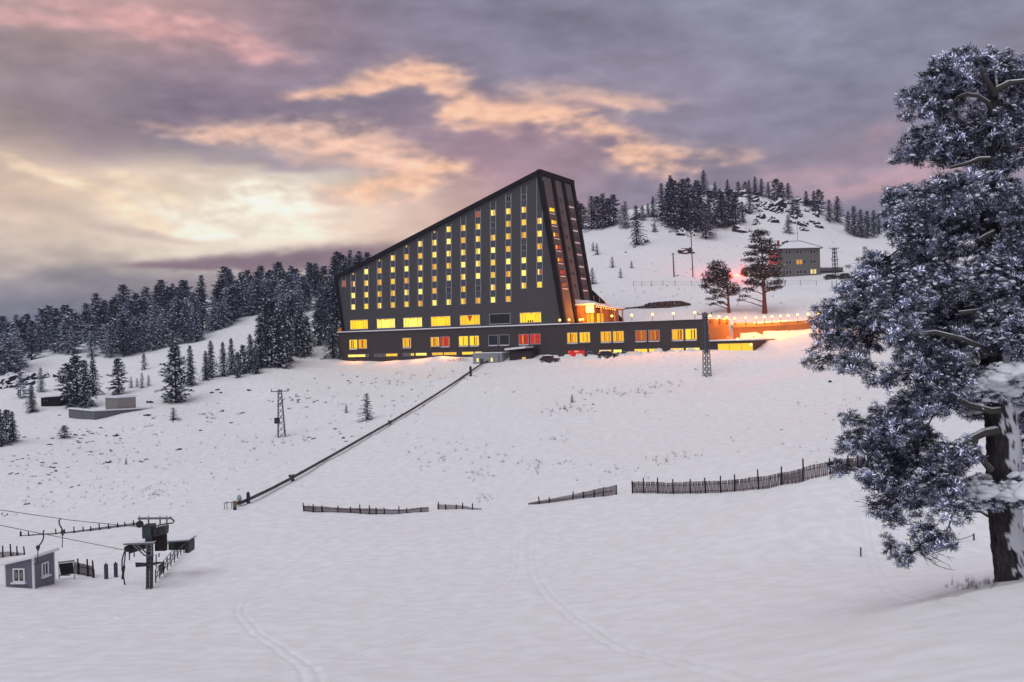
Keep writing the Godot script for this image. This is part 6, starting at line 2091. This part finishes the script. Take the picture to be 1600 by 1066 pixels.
func build_far_house() -> void:
	var p := at(1250, 430, 296)
	var o := thing("grey_house", "three-storey grey-green house with a snowy hipped roof below the knoll", "house", p, 0.06)
	var m := 296 / FOCAL
	var wall := mat("house_wall", Color(0.155, 0.165, 0.155), 0.85)
	var snow := mat("roof_snow", Color(0.82, 0.82, 0.86), 0.85)
	var w := 6.5
	var hh := 8.3
	var b := MB.new()
	b.span(Vector3(-w, -4, -9), Vector3(w, hh, 0))
	part("wall", b, wall, o)
	b = MB.new()
	var e := [Vector3(-w - 0.7, hh, 0.7), Vector3(w + 0.7, hh, 0.7), Vector3(w + 0.7, hh, -9.7), Vector3(-w - 0.7, hh, -9.7)]
	var r0 := Vector3(-2.2, hh + 2.6, -4.5)
	var r1 := Vector3(2.2, hh + 2.6, -4.5)
	b.face(e[0], e[1], r1, r0, Vector3(0, 1, 1))
	b.face(e[2], e[3], r0, r1, Vector3(0, 1, -1))
	b.tri(e[1], r1, e[2])
	b.tri(e[3], r0, e[0])
	part("roof_snow", b, snow, o)
	b = MB.new()
	for q in [[e[1], r1], [e[0], r0], [r0, r1]]:
		b.beam(q[0] + Vector3(0, 0.06, 0), q[1] + Vector3(0, 0.06, 0), 0.2, 0.16)
	part("ridge_cap", b, mat("ridge_grey", Color(0.12, 0.12, 0.13), 0.8), o)
	b = MB.new()
	b.span(Vector3(-w - 0.72, hh - 0.22, -9.72), Vector3(w + 0.72, hh - 0.01, 0.72))
	part("eaves", b, mat("eaves_grey", Color(0.10, 0.10, 0.10), 0.8), o)
	b = MB.new()
	b.rod(Vector3(1.3, hh + 2.4, -4.5), Vector3(1.2, hh + 7.5, -4.5), 0.07)
	part("aerial", b, mat("wire_post", Color(0.08, 0.08, 0.09), 0.8), o)
	b = MB.new()
	b.span(Vector3(-5.2, hh + 0.8, -5), Vector3(-4.6, hh + 3.0, -4.4))
	part("chimney", b, mat("chimney_red", Color(0.20, 0.05, 0.04), 0.85), o)
	b = MB.new()
	b.prism(PackedVector2Array([Vector2(-3.6, hh + 1.6), Vector2(-3.6, hh + 2.4), Vector2(-2.2, hh + 2.9), Vector2(-2.0, hh + 2.2)]), -5.2, -3.6)
	part("dormer", b, mat("eaves_grey", Color(0.10, 0.10, 0.10), 0.8), o)
	var dark := mat("house_glass", Color(0.02, 0.025, 0.05), 0.2)
	for j in 3:
		for x in [-4.0, -3.0, -0.6, 0.4, 1.6, 3.75, 4.75]:
			var mm: Material = dark
			if j == 1 and x > -1 and x < 1:
				mm = glow("lit_house_window", Color(1.0, 0.66, 0.04), 0.8)
			if j == 0 and x > 3:
				mm = glow("lit_house_pale", Color(1.0, 0.9, 0.6), 0.95)
			if j == 2 and x == 1.6:
				continue
			window(o, Vector3(x, 1.0 + j * 3.05, 0.005), 0.85 if mm == dark else 0.95, 1.2 if mm == dark else 1.55, 0.0, mm, 0, null, false, mat("house_frame", Color(0.30, 0.31, 0.33), 0.7), 0.1)
	b = MB.new()
	b.span(Vector3(w + 0.02, -4, -8), Vector3(w + 7.6, 2.1, -1.0))
	part("annex_wall", b, wall, o)
	b = MB.new()
	b.span(Vector3(w + 0.02, 2.1, -8.3), Vector3(w + 8.0, 2.4, -0.6))
	part("annex_snow", b, snow, o)
	b = MB.new()
	b.span(Vector3(w + 0.5, 0.7, -0.98), Vector3(w + 7.2, 1.2, -0.9))
	part("annex_window", b, dark, o)
	car("far_car", "dark parked car with a white roof right of the grey-green house, nearer one", rest(at(1299, 430, 290)), 0.05, Color(0.015, 0.015, 0.018), 0.8)
	car("far_car", "dark parked car farther right, in front of the low annex", rest(at(1322, 429, 289)), 0.02, Color(0.015, 0.015, 0.018), 0.8)
	# hut behind the tall pine with a red-lit sign
	var h := thing("roadside_hut", "low dark hut with a lit window behind the tall bare-trunk pine", "hut", at(1176, 432, 300))
	b = MB.new()
	b.prism(PackedVector2Array([Vector2(-2.6, -3), Vector2(-2.6, 1.6), Vector2(-1.8, 2.9), Vector2(5.0, 2.4), Vector2(5.0, -3)]), -5, 0)
	part("wall", b, mat("hut_dark", Color(0.05, 0.055, 0.045), 0.9), h)
	window(h, Vector3(-1.2, 0.9, 0.005), 0.7, 1.3, 0.0, glow("lit_house_pale", Color(1.0, 0.9, 0.6), 0.95), 0, null)
	b = MB.new()
	b.span(Vector3(-2.8, 2.95, -5.2), Vector3(5.2, 3.15, 0.3))
	part("roof_snow", b, snow, h)
	var sg := thing("red_beacon", "red glowing lamp box behind the tall bare-trunk pine", "lamp", at(1158, 414, 303))
	b = MB.new()
	b.ball(Vector3.ZERO, Vector3(0.24, 0.24, 0.24), 6, 10)
	part("lamp_box", b, glow("lit_red_lamp", Color(1.0, 0.12, 0.05), 2.2), sg)
	b = MB.new()
	b.rod(Vector3(0, -4.5, -0.1), Vector3(0, -0.3, -0.1), 0.07)
	part("post", b, mat("wire_post", Color(0.08, 0.08, 0.09), 0.8), sg)
	omni("red_glow", Vector3.ZERO, Color(1.0, 0.16, 0.06), 330.0, 0.2, sg)

func rough_wall(b: MB, pts: PackedVector3Array, heights: PackedFloat32Array, thick: float) -> void:
	for i in pts.size() - 1:
		var n := maxi(1, int(pts[i].distance_to(pts[i + 1]) / 0.55))
		for k in n:
			var p := pts[i].lerp(pts[i + 1], (k + 0.5) / n)
			var h := lerpf(heights[i], heights[i + 1], (k + 0.5) / n)
			var rows := maxi(1, int(h / 0.38))
			for j in rows:
				var g := rng.randf_range(0.5, 1.6)
				b.box(p + Vector3(rng.randf_range(-0.1, 0.1), (j + 0.5) * h / rows - 0.3, rng.randf_range(-0.08, 0.12)), Vector3(0.55 * rng.randf_range(0.95, 1.2), h / rows * rng.randf_range(0.9, 1.15), thick * rng.randf_range(0.8, 1.1)), Basis(Vector3.UP, rng.randf_range(-0.2, 0.2)), Color(0.055 * g, 0.052 * g, 0.055 * g))

func build_walls() -> void:
	var a := on_ground(950, 484)
	var o := thing("stone_wall", "dark dry-stone retaining wall in the snow right behind the tower's entrance", "wall", a)
	var pts := PackedVector3Array()
	for q in [[950, 484], [975, 483], [1004, 482], [1012, 482], [1040, 481], [1062, 479], [1078, 477]]:
		pts.append(on_ground(q[0], q[1]) - a)
	var b := MB.new()
	rough_wall(b, pts, PackedFloat32Array([0.3, 0.6, 0.9, 1.7, 2.0, 1.8, 0.7]), 0.6)
	part("stones", b, vmat("stone_courses", 0.95), o).set_meta("kind", "stuff")
	# concrete platform with the grey cabin, left slope
	var conc := mat("old_concrete", Color(0.17, 0.165, 0.18), 0.9)
	grain(conc, 0.03, Color(0.10, 0.10, 0.105), Color(0.22, 0.215, 0.23), 0.4, 1.0, 61)
	var c := [at(107, 656, 188), at(148, 659, 183), at(240, 643, 193)]
	var t := [at(107, 639, 188), at(148, 643, 183), at(240, 638, 193)]
	o = thing("platform_wall", "grey concrete retaining wall of tall panels on the left slope", "wall", c[1])
	for i in 2:
		var n := 7 if i == 0 else 13
		for k in n:
			var p: Vector3 = c[i].lerp(c[i + 1], float(k) / n)
			var q: Vector3 = c[i].lerp(c[i + 1], (k + 0.96) / n)
			var tp: Vector3 = t[i].lerp(t[i + 1], float(k) / n)
			var tq: Vector3 = t[i].lerp(t[i + 1], (k + 0.96) / n)
			b = MB.new()
			var back := Vector3(0, 0, -0.5)
			p.y -= 1.5
			q.y -= 1.5
			b.face(p - c[1], q - c[1], tq - c[1], tp - c[1], Vector3.BACK)
			b.face(p - c[1] + back, q - c[1] + back, tq - c[1] + back, tp - c[1] + back, Vector3.FORWARD)
			b.face(p - c[1], p - c[1] + back, tp - c[1] + back, tp - c[1], Vector3.LEFT)
			b.face(q - c[1], q - c[1] + back, tq - c[1] + back, tq - c[1], Vector3.RIGHT)
			b.face(tp - c[1], tq - c[1], tq - c[1] + back, tp - c[1] + back, Vector3.UP)
			part("panel", b, conc, o)
	b = MB.new()
	for i in 2:
		b.beam(t[i] - c[1] + Vector3(0, 0.12, -0.3), t[i + 1] - c[1] + Vector3(0, 0.12, -0.3), 0.8, 0.2)
	part("coping_snow", b, mat("roof_snow", Color(0.82, 0.82, 0.86), 0.85), o)
	for q in [[118, 655, 0.6], [126, 656, 0.5]]:      # faded green door panels
		b = MB.new()
		var p: Vector3 = at(q[0] + 12, q[1] - 7, 185.2) - c[1]
		b.box(p, Vector3(0.7, 1.2, 0.1))
		part("patch", b, mat("wall_patch", Color(0.12, 0.17, 0.16), 0.9), o)
	var cab := at(183, 641, 188)
	o = thing("grey_cabin", "square beige-grey cabin with snow on its flat roof above the concrete wall", "cabin", cab)
	var m := 188 / FOCAL
	var wall := mat("cabin_wall", Color(0.27, 0.25, 0.245), 0.85)
	var l := Vector3(-25 * m, 0, -2.0)
	var r := Vector3(22 * m, 0, -2.4)
	var h := Vector3(0, 19 * m, 0)
	var lo := Vector3(0, -1.0, 0)
	for f in [[l, 9], [r, 8]]:
		for k in int(f[1]):
			var p: Vector3 = f[0] * (k / float(f[1]))
			var q: Vector3 = f[0] * ((k + 0.97) / float(f[1]))
			b = MB.new()
			var n := Vector3(f[0].z, 0, -f[0].x).normalized()
			if n.z < 0:
				n = -n
			b.face(p + lo, q + lo, q + h, p + h, n)
			b.face(p + lo - n * 0.1, q + lo - n * 0.1, q + h - n * 0.1, p + h - n * 0.1, -n)
			b.face(p + lo, p + lo - n * 0.1, p + h - n * 0.1, p + h, -f[0])
			b.face(q + lo, q + lo - n * 0.1, q + h - n * 0.1, q + h, f[0])
			part("wall_panel", b, wall, o)
	b = MB.new()
	b.face(l + lo, l + r + lo, l + r + h, l + h, Vector3(-1, 0, -1))
	b.face(r + lo, l + r + lo, l + r + h, r + h, Vector3(1, 0, -1))
	var i0 := (l + r) * 0.05
	b.face(i0 + lo, i0 + l * 0.9 + lo, i0 + l * 0.9 + h * 0.97, i0 + h * 0.97, Vector3(0, 0, 1))
	b.face(i0 + lo, i0 + r * 0.9 + lo, i0 + r * 0.9 + h * 0.97, i0 + h * 0.97, Vector3(0, 0, 1))
	part("wall", b, wall, o)
	b = MB.new()
	var mid := (l + r) * 0.5
	var k0 := mid + (Vector3.ZERO - mid) * 1.12
	var k1 := mid + (l - mid) * 1.12
	var k2 := mid + (l + r - mid) * 1.12
	var k3 := mid + (r - mid) * 1.12
	var th := Vector3(0, 0.35, 0)
	for q in [[k0, k1], [k1, k2], [k2, k3], [k3, k0]]:
		b.face(q[0] + h, q[1] + h, q[1] + h + th, q[0] + h + th, (q[0] + q[1]) * 0.5 - mid)
	b.face(k0 + h + th, k1 + h + th, k2 + h + th, k3 + h + th, Vector3.UP)
	b.face(k0 + h, k1 + h, k2 + h, k3 + h, Vector3.DOWN)
	part("roof_snow", b, mat("roof_snow", Color(0.82, 0.82, 0.86), 0.85), o)
	# black shed
	var s := at(79, 632, 198)
	o = thing("black_shed", "low black wooden shed with a snowy roof among small pines", "shed", s, -0.1)
	b = MB.new()
	b.prism(PackedVector2Array([Vector2(-2.1, -1.5), Vector2(-2.1, 1.4), Vector2(2.1, 1.6), Vector2(2.1, -0.6)]), -3.0, 0.0)
	part("wall", b, mat("shed_black", Color(0.013, 0.012, 0.014), 0.9), o)
	b = MB.new()
	b.beam(Vector3(-2.3, 1.55, -1.4), Vector3(2.3, 1.76, -1.4), 3.5, 0.22)
	part("roof_snow", b, mat("roof_snow", Color(0.82, 0.82, 0.86), 0.85), o)
	for x in [-1.4, -0.8]:
		b = MB.new()
		b.box(Vector3(x, 0.8, 0.02), Vector3(0.35, 0.3, 0.04))
		part("window", b, mat("shed_pane", Color(0.06, 0.06, 0.07), 0.3), o)

var rock_shapes := []

func rock_shape(flat: float, snowline: float) -> ArrayMesh:
	var b := MB.new()
	b.ball(Vector3.ZERO, Vector3.ONE, 7, 11)
	var ns := FastNoiseLite.new()
	ns.seed = rng.randi() % 10000
	ns.frequency = 0.8
	for i in b.v.size():
		var d := b.v[i].normalized()
		var f := 1.0 + ns.get_noise_3dv(d * 1.2) * 0.75 + ns.get_noise_3dv(d * 3.0) * 0.3
		b.v[i] = d * f * Vector3(1.0, flat, 0.8)
	# facets, coloured by what snow would lie on
	var out := MB.new()
	for i in range(0, b.ix.size(), 3):
		var p := b.v[b.ix[i]]
		var q := b.v[b.ix[i + 1]]
		var r := b.v[b.ix[i + 2]]
		var n := (r - p).cross(q - p).normalized()
		var col := Color(0.030, 0.029, 0.035) * rng.randf_range(0.6, 1.7)
		if n.y > snowline:
			col = Color(0.80, 0.80, 0.84)
		col.a = 1
		out.tri(p, q, r, col)
	return out.mesh(vmat("rock", 0.92))

func rock(label: String, group: String, p: Vector3, size: float, snowy: bool) -> void:
	var o := MeshInstance3D.new()
	o.name = numbered("rock")
	o.mesh = rock_shapes[rng.randi() % 6 + (6 if snowy else 0)]
	add_child(o)
	o.position = p + Vector3(0, -size * 0.08, 0)
	o.rotation = Vector3(rng.randf_range(-0.25, 0.25), rng.randf() * TAU, rng.randf_range(-0.25, 0.25))
	o.scale = Vector3(1.0, rng.randf_range(0.7, 1.2), 1.0) * size
	tag(o, label, "rock", group)

func build_rocks() -> void:
	for i in 6:
		rock_shapes.append(rock_shape(rng.randf_range(0.4, 0.65), 0.78))
	for i in 6:
		rock_shapes.append(rock_shape(rng.randf_range(0.6, 0.95), 0.38))
	for q in [[230, 649, 14], [78, 695, 10], [20, 721, 9], [16, 740, 9], [27, 740, 12], [78, 730, 10], [87, 725, 10], [160, 725, 8], [170, 723, 13], [220, 722, 12], [228, 719, 10], [242, 679, 10], [134, 692, 9], [143, 690, 9], [121, 690, 9], [112, 762, 9], [122, 759, 8], [40, 788, 11], [6, 805, 13], [81, 769, 6], [234, 665, 12], [279, 703, 11], [275, 721, 9], [62, 756, 8], [45, 818, 7], [236, 629, 13], [181, 681, 12], [166, 681, 6],
			[362, 661, 8], [390, 610, 8], [340, 609, 10], [462, 616, 8], [491, 686, 12], [615, 626, 8], [626, 620, 9], [559, 619, 5], [314, 723, 5], [314, 673, 8], [345, 614, 6], [332, 614, 7]]:
		var p := on_ground(q[0], q[1])
		var place: String = "left of the snowy bush" if q[0] < 95 else ("below the concrete wall" if q[0] < 200 else ("right of the concrete wall" if q[0] < 300 else ("near the left power mast" if q[0] < 500 else "near the lone pine")))
		rock("larger dark flat rock poking out of the left slope's snow, " + place, "larger rocks " + place, p, q[2] * 0.5 * -p.z / FOCAL, false)
	for q in [[916, 624, 9], [927, 632, 5], [987, 611, 8], [1107, 649, 6], [1222, 672, 8], [1087, 577, 7], [1297, 597, 9]]:
		var p := on_ground(q[0], q[1])
		rock("small dark rock on the smooth snow below the brick wing", "small rocks below the wing", p, q[2] * 0.45 * -p.z / FOCAL, false)
	var cx := 0.0
	var cy := 0.0
	for i in 108:
		if i % 7 == 0:
			cx = rng.randf_range(5, 520)
			cy = lerpf(660, 590, cx / 520) + absf(rng.randfn()) * 50 + 8
		var px := cx + rng.randfn() * 22
		var py := cy + rng.randfn() * 6 - (px - cx) * 0.1
		if px < 235 and px > 100 and py < 664:
			continue
		if py > 790:
			continue
		var p := on_ground(px, py)
		rock("small dark stone among many scattered over the left slope", "stones strewn over the left slope", p, rng.randf_range(0.18, 0.55), false)
	for i in 24:
		var p := on_ground(rng.randf_range(480, 680), 585 + absf(rng.randfn()) * 28)
		rock("small dark stone on the snow below the hotel's left part", "stones below the hotel's left part", p, rng.randf_range(0.15, 0.45), false)
	# crag on the left edge
	for q in [[8, 600, 3.4], [18, 596, 3.8], [30, 598, 4.2], [40, 594, 4.4], [52, 592, 4.0], [25, 604, 3.0], [46, 602, 3.2], [70, 590, 2.2], [92, 588, 2.4], [4, 606, 2.6], [14, 590, 2.6], [36, 586, 2.6]]:
		var p := on_ground(q[0], q[1])
		rock("big dark crag block with snow on top at the left edge below the wood", "crag at the left edge", p, q[2] * 0.6, true)
	# the knoll
	for i in 70:
		var px := 1010 + 270 * rng.randf()
		var py := 300 + 52 * rng.randf() + absf(px - 1150) * 0.08
		if rng.randf() < 0.35:
			px = rng.randf_range(1180, 1250)
			py = rng.randf_range(312, 352)
		var p := on_ground(px, py)
		rock("snow-capped boulder on the rocky face of the knoll", "boulders on the knoll", p, rng.randf_range(0.5, 2.1), true)
	for q in [[1122, 303, 3.0], [1110, 300, 2.6], [1160, 306, 3.0], [1092, 300, 2.4], [1178, 313, 2.6], [1200, 322, 3.0], [1212, 330, 3.2], [1218, 322, 3.4], [1248, 315, 2.6], [1268, 321, 3.4], [1190, 340, 2.4], [1207, 346, 2.6], [1158, 362, 3.2], [1064, 366, 2.6], [1082, 368, 2.4], [1075, 394, 2.4], [1068, 395, 2.0], [1012, 378, 1.2], [1240, 340, 2.0], [990, 308, 3.0], [998, 306, 2.6]]:
		var p := on_ground(q[0], q[1])
		rock("large snow-capped outcrop standing out of the knoll", "outcrops on the knoll", p, q[2], true)
	for i in 14:
		var p := on_ground(rng.randf_range(920, 1340), rng.randf_range(360, 480))
		rock("small dark stone on the snow field between tower and knoll", "stones on the far snow field", p, rng.randf_range(0.2, 0.6), false)

func build_grass() -> void:
	var b := MB.new()
	for i in 9:
		var d := Vector3(rng.randf_range(-0.5, 0.5), rng.randf_range(0.5, 1.0), rng.randf_range(-0.3, 0.3))
		var p := Vector3(rng.randf_range(-0.35, 0.35), -0.05, rng.randf_range(-0.2, 0.2))
		var s := Vector3(0.022, 0, 0.01)
		b.quad(p - s, p + s, p + d + s * 0.3, p + d - s * 0.3, Color(0.15, 0.135, 0.14) * rng.randf_range(0.6, 1.5))
	var m := b.mesh(vmat("dry_grass", 0.95))
	for i in b.c.size():
		b.c[i].a = 1
	var spots := []
	# x, y, spread x, spread y, how many, size
	for q in [[120, 720, 110, 26, 150, 0.5], [300, 700, 110, 40, 110, 0.45], [60, 790, 50, 16, 40, 0.45], [200, 775, 60, 12, 50, 0.5], [240, 770, 20, 5, 26, 0.6], [560, 640, 60, 26, 70, 0.5], [430, 690, 40, 8, 40, 0.5],
			[680, 722, 30, 8, 22, 0.6], [690, 700, 60, 10, 20, 0.5], [745, 744, 14, 4, 24, 0.6], [770, 720, 20, 10, 16, 0.6], [760, 778, 10, 3, 18, 0.5], [865, 686, 20, 3, 16, 0.5], [830, 730, 12, 5, 22, 0.6], [900, 722, 20, 3, 14, 0.5], [960, 740, 30, 8, 26, 0.5], [1035, 720, 12, 4, 22, 0.6], [1070, 712, 16, 4, 20, 0.55], [880, 640, 20, 5, 34, 0.6], [960, 615, 50, 3, 50, 0.6], [1030, 604, 20, 3, 22, 0.55],
			[1270, 708, 30, 8, 12, 0.5], [1290, 640, 50, 12, 26, 0.45], [1000, 660, 70, 12, 16, 0.45], [1120, 690, 60, 10, 12, 0.45], [650, 590, 60, 8, 40, 0.5], [1000, 455, 60, 6, 30, 0.5], [1150, 470, 60, 8, 26, 0.4], [1100, 400, 120, 25, 60, 0.4]]:
		for i in int(q[4]):
			var p := on_ground(q[0] + rng.randfn() * q[2], q[1] + rng.randfn() * q[3])
			var s: float = q[5] * rng.randf_range(0.5, 1.3) * clampf(-p.z / 170.0, 0.5, 1.4)
			spots.append(Transform3D(Basis(Vector3.UP, rng.randf() * TAU) * Basis.from_scale(Vector3(s * 1.2, s, s)), p))
	# thin dry stems at the great pine's foot
	for i in 46:
		var p := on_ground(rng.randf_range(1470, 1560), 916 + rng.randf_range(-2, 6) - (0 if i % 2 else 6))
		var s := rng.randf_range(0.12, 0.36)
		spots.append(Transform3D(Basis(Vector3.UP, rng.randf() * TAU) * Basis.from_scale(Vector3(s * 0.5, s, s * 0.5)), p))
	var o := scatter("dry_grass", m, spots, [], self)
	tag(o, "thin dry grass stalks poking through the snow of the slopes", "grass")
	o.set_meta("kind", "stuff")

# ---------------------------------------------------------------- the scene
func _ready() -> void:
	cam_basis = Basis(Vector3.RIGHT, -0.002) * Basis(Vector3(cos(0.03), -sin(0.03), 0), Vector3(sin(0.03), cos(0.03), 0), Vector3.BACK)
	fb.seed = 11
	fb.noise_type = FastNoiseLite.TYPE_SIMPLEX_SMOOTH
	fb.frequency = 0.55
	fb.fractal_octaves = 5
	hill_noise.seed = 3
	hill_noise.noise_type = FastNoiseLite.TYPE_SIMPLEX_SMOOTH
	hill_noise.frequency = 0.03
	hill_noise.fractal_octaves = 3
	drift_noise.seed = 8
	drift_noise.noise_type = FastNoiseLite.TYPE_SIMPLEX_SMOOTH
	drift_noise.frequency = 0.11
	drift_noise.fractal_octaves = 3
	rng.seed = 2024

	var cam := Camera3D.new()
	cam.name = "camera"
	cam.fov = rad_to_deg(2.0 * atan(533.0 / FOCAL))
	cam.near = 0.1
	cam.far = 3000.0
	cam.basis = cam_basis
	add_child(cam)
	cam.current = true

	var env := Environment.new()
	env.background_mode = Environment.BG_SKY
	env.sky = Sky.new()
	env.sky.sky_material = make_sky()
	env.tonemap_mode = Environment.TONE_MAPPER_LINEAR
	env.tonemap_exposure = 1.0
	env.sdfgi_enabled = true
	env.ssao_enabled = true
	env.ssil_enabled = true
	env.fog_enabled = true
	env.fog_density = 0.00022
	env.fog_light_color = Color(0.70, 0.73, 0.84)
	var we := WorldEnvironment.new()
	we.name = "world"
	we.environment = env
	add_child(we)

	var sun := DirectionalLight3D.new()
	sun.name = "dusk_light"
	sun.light_color = Color(0.98, 1.0, 0.99)
	sun.light_energy = 0.395
	sun.light_angular_distance = 60.0
	sun.shadow_enabled = true
	sun.basis = Basis.looking_at(Vector3(0.35, -0.85, -0.4))
	add_child(sun)

	solve_terrain()
	build_ground()
	build_hotel()
	build_walls()
	build_far_house()
	build_masts()
	build_fences()
	build_hut()
	build_lift()
	build_pipe()
	build_forest()
	build_terrace_pines()
	build_rocks()
	build_grass()
	build_big_pine()
